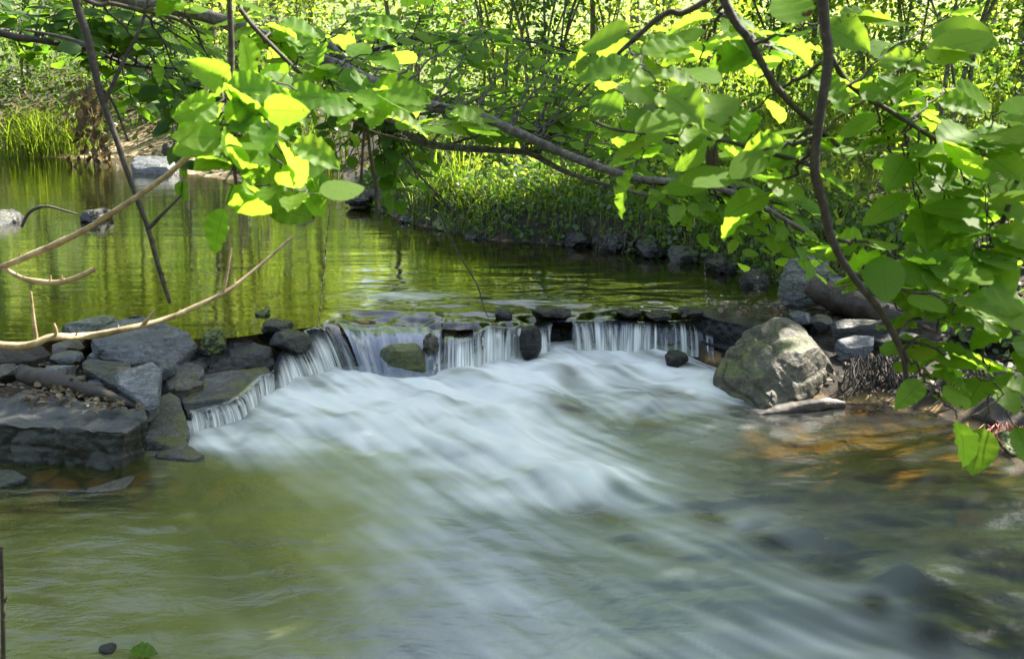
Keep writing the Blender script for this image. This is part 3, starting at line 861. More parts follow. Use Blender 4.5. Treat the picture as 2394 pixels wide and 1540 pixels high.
def blob(name, px0, py0, px1, py1, dist, m, label, cat='rock', group=None, deep=None, flat=1.0, n=26, seed=None, **kw):
    """a stone filling a picture box at a distance: random hull points on an ellipsoid."""
    rg = random.Random(seed if seed is not None else int(px0 * 7 + py0))
    c = (atd(px0, py0, dist) + atd(px1, py1, dist)) / 2
    a, b = atd(px0, py0, dist), atd(px1, py1, dist)
    hw, hh = abs(b[0] - a[0]) / 2, abs(b[2] - a[2]) / 2
    dp = deep if deep is not None else (hw + hh) / 2
    pts = []
    for _ in range(n):
        v = unit(np.array([rg.gauss(0, 1), rg.gauss(0, 1), rg.gauss(0, 1)]))
        q = 3.0
        v = v / (np.abs(v) ** q).sum() ** (1 / q)
        pts.append(c + v * [hw, dp, hh * flat])
    return rock(name, pts, m, label, cat, group, **kw)

SG = 'slates stacked at the near corner of the falls'
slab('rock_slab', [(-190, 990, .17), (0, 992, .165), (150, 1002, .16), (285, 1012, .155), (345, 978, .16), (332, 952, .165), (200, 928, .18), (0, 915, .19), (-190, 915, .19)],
     .20, M['slab_toplit'], 'large thick flat dark slab with mossy undercut front edge standing in the shallows', group=SG, amp=.024, freq=6, strata=.010, sh=.075, voxel=.010, inset=.06)
slab('rock', [(-60, 1092, .03), (50, 1095, .035), (78, 1116, .02), (0, 1130, .015), (-60, 1130, .015)], .07, M['dark_slate'], 'small flat dark stone in the shallows below the thick slab', amp=.02, strata=.008, sh=.012)
slab('rock_slab', [(358, 908, .13), (412, 900, .13), (438, 985, .065), (457, 1040, .02), (400, 1050, .012), (335, 1035, .03)], .12, M['wet_slab'],
     'wet shiny slab sloping into the pool beside the thread falls', group=SG, amp=.012, strata=.008, sh=.015)
slab('rock', [(362, 1046, .03), (430, 1030, .035), (480, 1062, .015), (452, 1074, .01), (365, 1068, .01)], .08, M['wet_slab'], 'low wet stone at the foot of the sloping shiny slab', amp=.015, strata=.008, sh=.012)
slab('rock_slab', [(207, 795, .31), (236, 766, .325), (315, 731, .345), (373, 748, .33), (456, 779, .27), (477, 804, .22), (432, 841, .18), (407, 849, .18), (290, 849, .21), (203, 816, .27)],
     .15, M['slate'], 'largest blue grey tilted slate on top of the stacked stones', group=SG, amp=.020, freq=6, strata=.022, sh=.02, voxel=.010)
slab('rock', [(174, 849, .27), (199, 837, .275), (307, 845, .24), (262, 868, .22), (258, 884, .22), (318, 930, .16), (224, 893, .20)], .10, M['dark_slate'],
     'dark wedge of slate between the tilted slab and the pale wedge', group=SG, amp=.02, strata=.02, sh=.018)
slab('rock_slab', [(250, 874, .235), (357, 843, .265), (376, 862, .25), (368, 925, .19), (352, 954, .155), (318, 926, .18), (262, 886, .22)], .09, M['pale_slate'],
     'pale grey wedge shaped slate with a sharp upright edge', group=SG, amp=.012, strata=.012, sh=.014)
blob('stone', 150, 738, 272, 800, 5.12, M['green_stone'], 'rounded grey green stone half hidden behind the largest tilted slate', deep=.16, amp=.03)
blob('stone', 203, 818, 266, 846, 4.62, M['pale_slate'], 'smooth pale oval stone in front of the largest tilted slate', deep=.08, amp=.02)
blob('stone', 98, 853, 180, 884, 4.38, M['pale_slate'], 'pale flat oval pebble lying behind the brown log', deep=.07, amp=.02)
blob('stone', 118, 822, 200, 846, 4.55, M['slate'], 'thin grey flat stone beside the pale oval pebbles', deep=.08, amp=.03)
blob('stone', 120, 792, 196, 830, 4.75, M['brown_stone'], 'dark brown stone behind the thin flat grey stone', deep=.1, amp=.03)
blob('stone', 158, 780, 205, 822, 4.9, M['brown_stone'], 'brown upright stone leaning on the end of the tilted slate', deep=.06, amp=.03)
blob('stone', 36, 846, 62, 890, 4.35, M['slate'], 'small upright grey stone at the thick end of the brown log', deep=.04, amp=.03)
blob('stone', -30, 855, 40, 905, 4.38, M['brown_stone'], 'dark rough stone at the frame edge behind the thick slab', deep=.12, amp=.04)
blob('stone', 176, 876, 206, 898, 4.25, M['brown_stone'], 'tiny brown pebble wedged beside the dark slate wedge', deep=.04, amp=.03)
blob('stone', 190, 886, 262, 920, 4.24, M['slate'], 'thin grey splinter of slate under the dark wedge', deep=.07, amp=.03)
blob('stone', 432, 840, 490, 874, 4.72, M['wet_rock'], 'small black wet stone between the tilted slate and the flat ledge', deep=.08, amp=.04)
blob('stone', 358, 848, 412, 890, 4.5, M['slate'], 'grey block under the corner of the largest tilted slate', deep=.1, amp=.03)
slab('stone', [(390, 898, .135), (405, 886, .14), (470, 880, .135), (478, 893, .125), (440, 910, .115), (398, 913, .115)], .05, M['brown_stone'], 'flat brown stone lying on the wet ledge', amp=.03, strata=.006, sh=.01)
blob('rock', 470, 770, 535, 845, 4.9, M['moss_rock'], 'dark mossy lump where the slates meet the falls', deep=.13, amp=.09, freq=7)
blob('rock', 505, 780, 600, 835, 5.0, M['wet_rock'], 'black wet rock beside the mossy lump with water sliding round it', deep=.14, amp=.05)
# ledge and the rocks of the falls
slab('rock_slab', [(405, 905, .105), (470, 868, .115), (560, 845, .125), (625, 850, .12), (634, 874, .095), (596, 886, .085), (538, 938, .070), (444, 966, .055), (425, 935, .08)], .16, M['wet_slab'],
     'flat olive ledge slab with a thin film of water running over it', group=SG, amp=.008, strata=.012, sh=.02)
blob('rock', 603, 746, 700, 800, 5.14, M['wet_rock'], 'black wet rock at the top of the white chute', deep=.12, amp=.04)
blob('rock', 630, 772, 727, 835, 4.98, M['wet_rock'], 'rounded black overhanging rock above the white chute', deep=.1, amp=.03)
blob('stone', 596, 722, 636, 748, 5.45, M['moss_rock'], 'tiny mossy dark stone breaking the calm water above the chute', deep=.06, amp=.1, freq=7)
blob('rock', 880, 800, 1015, 905, 5.05, M['olive_rock'], 'submerged olive boulder bulging under the smooth blue sheet', deep=.12, amp=.02)
blob('rock', 985, 772, 1026, 880, 5.12, M['brown_stone'], 'brown wet tuft of rock dividing the blue sheet from the white curtain', deep=.06, amp=.08, freq=7)
blob('rock', 730, 775, 900, 910, 5.32, M['wet_rock'], 'dark rock wall under the smooth bend of water', deep=.22, amp=.03)
blob('rock', 870, 765, 1060, 900, 5.50, M['wet_rock'], 'dark ledge rock hidden behind the blue water sheet', deep=.22, amp=.03)
blob('rock', 1020, 765, 1225, 890, 5.70, M['wet_rock'], 'dark ledge rock behind the wide white curtain', deep=.2, amp=.04)
blob('rock', 1150, 722, 1200, 760, 5.50, M['wet_rock'], 'small wet rock cap poking through the lip of the white curtain', deep=.07, amp=.05)
blob('rock', 1214, 758, 1266, 845, 5.28, M['wet_rock'], 'upright black block standing clear at the end of the white curtain', deep=.07, amp=.04, n=40)
blob('rock', 1215, 742, 1360, 850, 5.74, M['wet_rock'], 'black hollow rock face between two white strands', deep=.2, amp=.05)
blob('rock', 1236, 714, 1336, 744, 5.58, M['wet_rock'], 'black wet cap rock on the lip above the hollow', deep=.10, amp=.07, flat=.6)
blob('rock', 1335, 742, 1475, 850, 5.74, M['wet_rock'], 'black ledge rock with white strand sliding off its corner', deep=.2, amp=.05)
blob('rock', 1420, 725, 1500, 780, 5.60, M['wet_rock'], 'black shoulder of rock between the strand and the white mound', deep=.12, amp=.05)
blob('rock', 1465, 742, 1660, 850, 5.74, M['wet_rock'], 'black ledge rock behind the fringe of thin threads', deep=.2, amp=.05)
blob('rock', 1553, 818, 1612, 858, 5.15, M['wet_rock'], 'small black rock sticking out of the white foam', deep=.07, amp=.05)
slab('rock_slab', [(372, 884, .15), (405, 852, .17), (440, 842, .17), (486, 856, .145), (468, 884, .12), (420, 902, .12), (388, 908, .13)], .14, M['wet_slab'], 'dark wet slate between the tilted slab and the flat ledge', amp=.02, strata=.02, sh=.02)
slab('rock_slab', [(395, 858, .14), (470, 812, .19), (560, 796, .205), (640, 806, .195), (645, 846, .135), (560, 858, .125), (470, 874, .115)], .12, M['wet_rock'], 'black wet rock shelf above the flat ledge slab', amp=.04, strata=.02, sh=.02)
for a_, b_, c_, d_, lab in ((1050, 742, 1108, 768, 'low wet stone under the lip of the white curtain'), (1436, 714, 1502, 744, 'black wet stone on the lip above the white mound'), (1506, 722, 1572, 750, 'black wet stone on the lip above the thin threads'),
                            (1578, 712, 1645, 742, 'black mossy wet stone at the end of the falls lip'), (690, 742, 760, 776, 'black wet stone under the smooth crest above the chute')):
    blob('stone', a_, b_, c_, d_, 5.5, M['wet_rock'], lab, group='wet stones along the falls lip', deep=.12, amp=.07, flat=.5)
slab('rock_slab', [(1612, 722, .235), (1700, 708, .245), (1820, 712, .26), (1900, 740, .26), (1850, 768, .24), (1740, 762, .225), (1640, 738, .225)], .26, M['wet_rock'],
     'black undercut ledge slab with wet leaf litter on top', amp=.012, strata=.03, sh=.03, group=None)

# the boulder
bp = [(1668, 933, 4.72), (1674, 867, 4.80), (1697, 805, 4.88), (1726, 776, 4.92), (1805, 745, 4.95), (1842, 747, 4.93), (1875, 763, 4.90), (1942, 792, 4.88), (1975, 830, 4.86),
      (1981, 850, 4.85), (1955, 905, 4.72), (1929, 925, 4.62), (1760, 975, 4.38), (1705, 962, 4.52), (1812, 770, 4.80), (1862, 785, 4.70), (1895, 860, 4.52), (1905, 930, 4.48),
      (1720, 880, 4.62), (1775, 830, 4.62), (1800, 905, 4.42), (1850, 950, 4.40), (1700, 840, 5.2), (1800, 780, 5.3), (1940, 830, 5.25), (1960, 940, 5.15), (1700, 980, 5.1)]
bpts = [atd(a, b, c) for a, b, c in bp]
bpts += [p - np.array([0, 0, .18]) for p in bpts[-15:-13]]
bo = rock('boulder', bpts, M['boulder'], 'big angular grey green boulder with sunlit dapples beside the pool', 'boulder', amp=.030, freq=4.0, strata=.022, sdir=(0.55, -0.25, 0.8), sh=.075, voxel=.0085,
          cuts=[((-.80, -.55, .28), .74), ((.62, -.72, .22), .72), ((.15, -.85, .55), .80), ((.75, -.1, .55), .76), ((-.55, -.2, .8), .80), ((-.2, -.9, -.1), .82), ((.1, -.3, .95), .86)])

RG = 'slates and stones of the shaded bank by the boulder'
slab('rock_slab', [(1950, 794, .21), (1996, 780, .22), (2046, 785, .215), (2044, 806, .19), (2000, 816, .18), (1968, 814, .19)], .06, M['pale_slate'], 'small pale flat slate lying behind the boulder', group=RG, amp=.012, strata=.01, sh=.012)
slab('rock', [(1812, 665, .34), (1840, 600, .50), (1935, 590, .52), (1945, 640, .42), (1900, 655, .38), (1830, 690, .28)], .16, M['green_stone'], 'angular grey green rock at the water edge under the hazel leaves', group=RG, amp=.03, strata=.02, sh=.03)
slab('rock_slab', [(1822, 690, .28), (1880, 655, .34), (1975, 632, .40), (1990, 650, .37), (1900, 680, .30), (1850, 705, .26)], .08, M['slate'], 'long thin slate leaning against the angular green rock', group=RG, amp=.015, strata=.02, sh=.015)
blob('stone', 1846, 726, 1900, 762, 5.25, M['slate'], 'grey stone on the ledge just behind the boulder top', group=RG, deep=.09, amp=.04)
blob('stone', 1890, 735, 1945, 775, 5.2, M['dark_slate'], 'dark stone wedged between boulder and rotten log', group=RG, deep=.09, amp=.04)
blob('stone', 1790, 706, 1836, 730, 5.6, M['slate'], 'little grey stone on the wet litter of the black ledge', group=RG, deep=.06, amp=.04)
slab('rock_slab', [(1930, 752, .27), (1990, 742, .29), (2085, 748, .29), (2090, 768, .25), (2010, 775, .23), (1940, 770, .24)], .05, M['dark_slate'], 'dark thin slate stacked under the rotten log', group=RG, amp=.012, strata=.014, sh=.012)
slab('rock_slab', [(1990, 776, .22), (2080, 770, .24), (2180, 780, .23), (2170, 800, .20), (2060, 800, .19)], .06, M['dark_slate'], 'dark thin slate next to the pale flat slate', group=RG, amp=.012, strata=.014, sh=.012)
blob('rock', 2318, 1008, 2470, 1110, 3.95, M['moss_rock'], 'mossy rounded rock at the pool edge near the red roots', deep=.16, amp=.05, freq=6)
blob('rock', 2120, 660, 2230, 740, 5.4, M['dark_slate'], 'dark mossy rock on the bank behind the hanging leaves', group=RG, deep=.15, amp=.05)
blob('rock', 2240, 720, 2420, 830, 5.0, M['moss_rock'], 'broad mossy hump on the dark bank', group=RG, deep=.2, amp=.06)
# shallows near the thick slab
blob('stone', 133, 1152, 208, 1180, 3.47, M['wet_rock'], 'small black wet stone just breaking the shallow water', deep=.05, amp=.04)
slab('stone', [(190, 1146, .005), (300, 1108, .012), (330, 1112, .008), (290, 1138, .002), (215, 1156, -.004)], .05, M['brown_stone'], 'long pale stone lying awash in the shallow corner', amp=.02)
blob('stone', 318, 1076, 362, 1096, 3.85, M['wet_rock'], 'little wet stone near the foot of the thick slab', deep=.05, amp=.04)
blob('stone', 228, 1506, 275, 1530, 2.42, M['wet_rock'], 'lone shiny black stone in the clear water at the near edge', deep=.03, amp=.03)
# upper pool and far bank
blob('rock', -60, 485, 44, 545, 9.2, M['wet_slab'], 'pale grey rock rising from the calm upper pool', deep=.3, amp=.04)
blob('log', 186, 486, 258, 520, 9.3, M['dark_slate'], 'short dark waterlogged log end in the calm upper pool', 'log', deep=.2, amp=.06)
blob('rock', 684, 482, 738, 508, 9.7, M['dark_slate'], 'small dark rock in the calm pool under the bright leaves', deep=.2, amp=.06)
slab('rock_slab', [(298, 378, .38), (320, 362, .46), (400, 364, .45), (418, 380, .36), (400, 396, .30), (320, 394, .30)], .14, M['pale_slate'], 'flat pale slate at the far muddy shore', amp=.015, strata=.03, sh=.04)
blob('rock', 556, 368, 615, 412, 14.0, M['dark_slate'], 'dark rounded rock at the far shore behind the bright leaves', deep=.4, amp=.05)
blob('rock', 380, 330, 425, 365, 16.2, M['dark_slate'], 'dark stump like stone at the end of the muddy shore', deep=.3, amp=.07)
for i, (a, b, c_, d_, dist, mm, lab) in enumerate([
        (805, 452, 870, 480, 10.3, 'wet_rock', 'black stone at the tip of the grassy bank'),
        (930, 495, 990, 535, 9.3, 'dark_slate', 'dark stone where the bank root enters the pool'),
        (1000, 510, 1085, 556, 8.8, 'moss_rock', 'mossy stone under the tall grass of the far bank'),
        (1085, 540, 1150, 566, 8.3, 'wet_rock', 'low black stone at the far water edge left of the sloping root'),
        (1200, 505, 1290, 565, 8.5, 'moss_rock', 'mossy block on the far bank beside the sloping root'),
        (1310, 540, 1385, 582, 7.9, 'wet_rock', 'black wet stone below the grass of the far bank'),
        (1400, 545, 1475, 590, 7.7, 'dark_slate', 'dark slate block at the middle of the far water edge'),
        (1480, 560, 1560, 606, 7.4, 'wet_rock', 'wide black stone at the far water edge under dangling twigs'),
        (1560, 575, 1640, 622, 7.2, 'dark_slate', 'dark stone at the far water edge half behind leaves'),
        (1650, 600, 1730, 650, 6.8, 'wet_rock', 'black stone in deep shade under the low hazel leaves'),
        (1730, 630, 1800, 690, 6.3, 'wet_rock', 'black block beside the angular grey green rock')]):
    lab = lab.replace(' left of the', ' next to the')
    blob('rock', a, b, c_, d_, dist, M[mm], lab, group='dark stones along the far bank', deep=.18, amp=.06)

def log(name, pts, r, m, label, cat='log', rough=.35, seg=14, n=60):
    P = curve([atd(*p) for p in pts], n)
    rad = np.interp(np.linspace(0, 1, n), np.linspace(0, 1, len(r)), r)
    rad[0] *= .55; rad[-1] *= .5
    b = MB(); b.tube(P, rad, seg, rough)
    o = b.build(name, m, origin=P[0])
    return tag(o, label, cat)

log('driftwood_log', [(50, 872, 4.34), (130, 893, 4.26), (230, 922, 4.18), (338, 955, 4.08)], (.040, .048, .036, .012), M['driftwood'], 'dark brown split driftwood log lying on the slates')
slab('driftwood', [(-40, 806, .30), (60, 794, .31), (118, 798, .30), (122, 826, .25), (80, 842, .23), (-40, 850, .23)], .05, M['driftwood'], 'flat slab of dark bark at the top of the slate pile', 'driftwood', amp=.02, strata=.02, sh=.012)
log('rotten_log', [(1885, 668, 5.55), (1960, 700, 5.45), (2040, 728, 5.35), (2110, 752, 5.3), (2240, 780, 5.3)], (.05, .085, .08, .07, .05), M['driftwood'], 'thick grey rotten log with cracked grain on the dark bank', rough=.5)
log('driftwood_log', [(1765, 974, 4.40), (1850, 955, 4.45), (1920, 945, 4.48), (1975, 946, 4.5)], (.02, .035, .035, .02), M['driftwood'], 'wet reddish log half sunk at the foot of the boulder')
log('driftwood_log', [(2310, 1000, 4.2), (2350, 960, 4.25), (2400, 925, 4.3)], (.08, .06, .05), M['driftwood'], 'gnarled upright stump wood above the red roots')
log('fallen_log', [(820, 455, 10.6), (900, 458, 10.3), (1000, 475, 9.8)], (.06, .07, .05), M['dark_bark'], 'thin fallen trunk lying along the tip of the grassy bank')
log('bank_root', [(1120, 548, 8.3), (1190, 530, 8.4), (1260, 505, 8.6), (1330, 488, 8.8)], (.04, .07, .07, .05), M['dark_bark'], 'thick dark root sloping down the far bank into the pool', 'root')
log('bank_root', [(1380, 572, 7.8), (1440, 545, 7.9), (1520, 520, 8.0)], (.03, .04, .03), M['dark_bark'], 'thin dark root between stones of the far bank', 'root')

def tangle(name, px0, py0, px1, py1, dist, n, r, m, label):
    rg = random.Random(int(px0))
    b = MB()
    for _ in range(n):
        x0 = rg.uniform(px0, px1)
        p = [(x0, py0 + rg.uniform(0, 20), dist + rg.uniform(0, .15))]
        x, y, dd = p[0]
        for k in range(4):
            x += rg.uniform(-16, 20); y += (py1 - py0) / 4 * rg.uniform(.5, 1.2); dd -= rg.uniform(-.02, .06)
            p.append((x, y, dd))
        q = curve([atd(*z) for z in p], 16)
        b.tube(q, np.linspace(r, r * .3, 16) * rg.uniform(.5, 1.3), 5)
    return tag(b.build(name, m, origin=atd((px0 + px1) / 2, py1, dist)), label, 'roots')
tangle('root_tangle', 1985, 825, 2130, 940, 4.62, 80, .0045, M['dark_bark'], 'tangle of bare brown roots hanging behind the boulder')
tangle('root_tangle', 2190, 850, 2330, 960, 4.5, 40, .006, M['root'], 'hanging rootlets under the drooping near leaves')
tangle('red_root_tangle', 2300, 985, 2420, 1060, 4.02, 60, .0028, M['red_root'], 'bright red rootlets at the pool edge above the mossy rock')
tangle('red_root_tangle', 1948, 905, 1978, 935, 4.75, 10, .004, M['red_root'], 'small red rootlets at the boulder corner')
tangle('root_tangle', 1130, 512, 1290, 566, 8.35, 60, .010, M['dark_bark'], 'dark roots hanging from the far bank beside the sloping root')
tangle('root_tangle', 1390, 540, 1570, 602, 7.55, 70, .009, M['dark_bark'], 'dark roots washed bare along the shaded end of the far bank')
tangle('root_tangle', 950, 490, 1060, 530, 9.2, 40, .010, M['dark_bark'], 'dark roots under the long bladed grass tuft')
tangle('root_tangle', 500, 190, 600, 300, 14.5, 14, .02, M['root'], 'pale roots exposed in the shaded far left bank'.replace('left ', ''))

# ------------------------------------------------------------------ leaves
def leaf_shape(nl, serr=0.06):
    """hazel leaf along +Y, unit length with a short stalk; across attribute -1..1."""
    ts = np.concatenate([[0.0, 0.10], np.linspace(0.13, 1.0, nl)])
    V, A = [], []
    cols = (-1, -.5, 0, .5, 1)
    for i, t in enumerate(ts):
        s = np.clip((t - 0.10) / 0.90, 0, 1)
        wd = 0.012 if t <= 0.10 else 0.335 * (math.sin(math.pi * min(1, s ** 0.85)) ** 0.68) * (1 - 0.12 * s)
        if i == len(ts) - 1: wd = 0.004
        k = 1 - (serr if i % 2 else 0)
        for c_ in cols:
            w_ = wd * c_ * (k if abs(c_) == 1 else 1)
            yy = t + (-.05 * abs(c_) * s * (1 - s) * 2)
            z = 0.16 * abs(w_) - 0.10 * s * s + 0.018 * math.sin(s * 28) * abs(c_) * (s < .95)
            V.append((w_, yy, z)); A.append((c_, s))
    return np.array(V), np.array(A), grid_faces(len(ts), 5)
LEAF_HI = leaf_shape(14)
LEAF_MID = leaf_shape(6, 0.0)
_v = np.array([(0, 0, 0), (.30, .28, .07), (.30, .66, .05), (0, 1, -.05), (-.30, .66, .05), (-.30, .28, .07), (0, .5, -.02)])
LEAF_LO = (_v, np.array([(0, 0), (1, .3), (1, .7), (0, 1), (-1, .7), (-1, .3), (0, .5)]), np.array([(0, 1, 2, 6), (6, 2, 3, 4), (0, 6, 4, 5)]))
_v = np.array([(0, 0, 0), (.34, .45, .06), (0, 1, -.06), (-.34, .45, .06)])
LEAF_TINY = (_v, np.array([(0, 0), (1, .5), (0, 1), (-1, .5)]), np.array([(0, 1, 2, 3)]))

def leaves_mesh(name, pos, dirs, nrm, size, m, parent=None, shape=LEAF_LO, tone=None, origin=None, rg=RNG):
    pos, dirs = np.asarray(pos, float), unit(dirs)
    nrm = np.asarray(nrm, float)
    nrm = unit(nrm - dirs * (nrm * dirs).sum(1, keepdims=True))
    xs = np.cross(dirs, nrm)
    n = len(pos)
    B, A, F = shape
    wj = rg.uniform(.88, 1.15, n)[:, None, None]
    cz = rg.uniform(-.5, 2.8, n)[:, None, None]
    V = pos[:, None, :] + np.asarray(size)[:, None, None] * (B[None, :, 0:1] * wj * xs[:, None, :] + B[None, :, 1:2] * dirs[:, None, :] + cz * B[None, :, 2:3] * nrm[:, None, :])
    k = len(B)
    FF = (F[None] + (np.arange(n) * k)[:, None, None]).reshape(-1, F.shape[1])
    tone = rg.beta(2, 2, n) if tone is None else tone
    at = np.concatenate([np.broadcast_to(A[None], (n, k, 2)), np.broadcast_to(tone[:, None, None], (n, k, 1))], 2).reshape(-1, 3)
    return np_mesh(name, V.reshape(-1, 3), FF, m, parent, {'lf': at}, True, origin)

def in_poly(p, poly):
    c = False
    for (a, b), (c_, d) in zip(poly, poly[1:] + poly[:1]):
        if (b > p[1]) != (d > p[1]) and p[0] < (c_ - a) * (p[1] - b) / (d - b) + a:
            c = not c
    return c

def hazel_branch(label, limb, r, regions, leaf=M['leaf'], wood=M['dark_bark'], rough=.25, seg=8, group='hazel branches over the stream', name='hazel_branch', spurs=0, sub_wood=None, face=(.95, .36, .22)):
    """limb: (px, py, depth) points; regions: (polygon in px, depth range, twigs, leaves per twig, leaf size range, shape)."""
    pts_ = [atd(*p) for p in limb]
    if limb[0][1] < -10 or limb[0][0] < 0 or limb[0][0] > 2394:      # the bough goes on beyond the frame
        out_ = unit(unit(pts_[0] - pts_[1]) + np.array([0, 0, .35]))
        pts_ = [pts_[0] + out_ * .95 + [0, .12, 0], pts_[0] + out_ * .45] + pts_
        r = (r[0] * 1.25, r[0] * 1.1) + tuple(r)
    LP = curve(pts_, 70)
    root = empty(name, LP[0])
    tag(root, label, 'branch', group)
    rad = np.interp(np.linspace(0, 1, 70), np.linspace(0, 1, len(r)), r)
    b = MB(); b.tube(LP, rad, seg, rough)
    for _ in range(spurs):
        k = random.randint(6, 66)
        d = unit(np.array([random.gauss(0, 1), random.gauss(0, .4), random.gauss(.2, 1)]))
        L = random.uniform(.004, .012)
        b.tube(np.array([LP[k], LP[k] + d * L * .6, LP[k] + d * L + [0, 0, .006]]), [rad[k] * .5, rad[k] * .4, rad[k] * .25], 5)
    b.build('limb', wood, root)
    lpx, lpy = proj(LP)
    camp = np.array([0, 0, CAM_H])
    for (poly, dr, ntw, nlv, sr, shp) in regions:
        xs = [p[0] for p in poly]; ys = [p[1] for p in poly]
        for _ in range(ntw):
            for _t in range(200):
                tp = (random.uniform(min(xs), max(xs)), random.uniform(min(ys), max(ys)))
                if in_poly(tp, list(poly)): break
            dd = random.uniform(*dr)
            end = atd(tp[0], tp[1], dd)
            dist = np.hypot(lpx - tp[0], lpy - tp[1]) + (lpx > tp[0] + 20) * 60
            k = int(np.argmin(dist + np.random.default_rng(len(bpy.data.objects)).uniform(0, 70, 70)))
            k = max(2, k - random.randint(2, 7))
            st = LP[k]
            if np.linalg.norm(end - st) < .12:
                end = st + unit(end - st + [0.02, 0, .01]) * .14
            Ln = np.linalg.norm(end - st)
            if Ln > .75:
                st2 = end + (st - end) * (.75 / Ln)
            mid = (st + end) / 2 + np.array([random.gauss(0, .05) * Ln, random.gauss(0, .08) * Ln, .12 * Ln])
            tip = end + unit(end - mid) * .01
            n = 16
            T_ = np.linspace(0, 1, n)[:, None]
            path = (1 - T_) ** 2 * st + 2 * T_ * (1 - T_) * mid + T_ ** 2 * tip
            path[1:-1] += RNG.normal(0, .004, (n - 2, 3))
            tb = MB(); tb.tube(path, np.linspace(min(rad[k] * .55, .0045), .0012, n), 5, .15)
            # leaf positions
            t0 = 0.25 if Ln < .5 else max(.25, 1 - .45 / Ln)
            tl = np.linspace(t0, 1, nlv)
            pos, dirs, nr, sz = [], [], [], []
            for j, t in enumerate(tl):
                q = t * (n - 1); i0 = min(int(q), n - 2); f = q - i0
                p = path[i0] * (1 - f) + path[i0 + 1] * f
                tg = unit(path[i0 + 1] - path[i0])
                up = np.array([0, 0, 1.0])
                toc = unit(camp - p)
                n0 = unit(face[0] * up + face[1] * toc + RNG.normal(0, face[2], 3))
                bn = unit(np.cross(tg, n0))
                sgn = 1 if j % 2 else -1
                if j == nlv - 1:
                    d = tg + RNG.normal(0, .15, 3) + [0, 0, -.2]
                else:
                    d = tg * random.uniform(.35, .8) + bn * sgn * random.uniform(.6, 1) + np.array([0, 0, -.22])
                d = np.array(d) * [1, 1, .4]
                pos.append(p); dirs.append(d); nr.append(n0); sz.append(random.uniform(*sr) * (0.8 + .2 * t))
            tw = tb.build('twig', sub_wood or wood, root)
            leaves_mesh('leaves', pos, np.array(dirs), np.array(nr), np.array(sz), leaf, tw, shp)
    return root

HI, MID, LO = LEAF_HI, LEAF_MID, LEAF_LO
# main limb crossing the picture
hazel_branch('thickest grey hazel limb slanting down across the pool with dense leaves',
             [(200, -30, 3.0), (480, 35, 3.05), (640, 95, 3.1), (780, 150, 3.15), (880, 195, 3.2), (1000, 245, 3.2), (1100, 265, 3.2), (1200, 305, 3.15), (1300, 350, 3.1), (1400, 390, 3.05), (1500, 418, 3.0), (1640, 430, 2.95), (1760, 470, 2.9), (1880, 540, 2.9)],
             (.020, .0185, .016, .0125, .010, .006), [
                 ([(480, 60), (900, 90), (1000, 200), (900, 330), (700, 330), (420, 250)], (3.2, 3.9), 29, 7, (0.065, 0.088), HI),
                 ([(900, 60), (1480, 90), (1560, 260), (1500, 380), (1250, 330), (950, 230)], (3.25, 4.0), 39, 7, (0.065, 0.088), HI),
                 ([(1000, 265), (1250, 330), (1450, 410), (1600, 440), (1600, 330), (1200, 260)], (3.1, 3.6), 18, 7, (0.064, 0.086), HI),
                 ([(1540, 430), (1900, 470), (2000, 620), (1800, 660), (1640, 590), (1560, 500)], (2.9, 3.5), 34, 7, (0.061, 0.082), HI),
             ], wood=M['bark'], rough=.22, seg=10, spurs=26, sub_wood=M['dark_bark'])
hazel_branch('bent grey branch dipping behind the thick limb above the grassy bank',
             [(760, 100, 3.4), (812, 150, 3.45), (850, 199, 3.5), (896, 263, 3.5), (939, 299, 3.5), (1010, 338, 3.55), (1187, 352, 3.6), (1240, 358, 3.6), (1330, 404, 3.6), (1450, 440, 3.6), (1560, 465, 3.6)],
             (.018, .016, .013, .010, .005), [
                 ([(720, 230), (980, 260), (1030, 380), (960, 470), (760, 420), (690, 300)], (3.5, 4.1), 31, 7, (0.065, 0.090), HI),
                 ([(1000, 250), (1300, 290), (1350, 350), (1100, 340)], (3.4, 4.0), 10, 7, (0.074, 0.102), MID),
             ], leaf=M['leaf_dark'], wood=M['bark'], spurs=12, sub_wood=M['dark_bark'])
hazel_branch('leafy spray rising above the thick limb into the bright gap',
             [(700, 90, 3.9), (850, 120, 3.9), (1000, 85, 3.95), (1150, 85, 4.0), (1300, 110, 4.0), (1420, 150, 4.0)], (.010, .008, .005, .003), [
                 ([(820, 20), (1200, 10), (1480, 80), (1400, 200), (1100, 190), (840, 150)], (3.7, 4.3), 26, 6, (0.078, 0.102), HI),
             ])
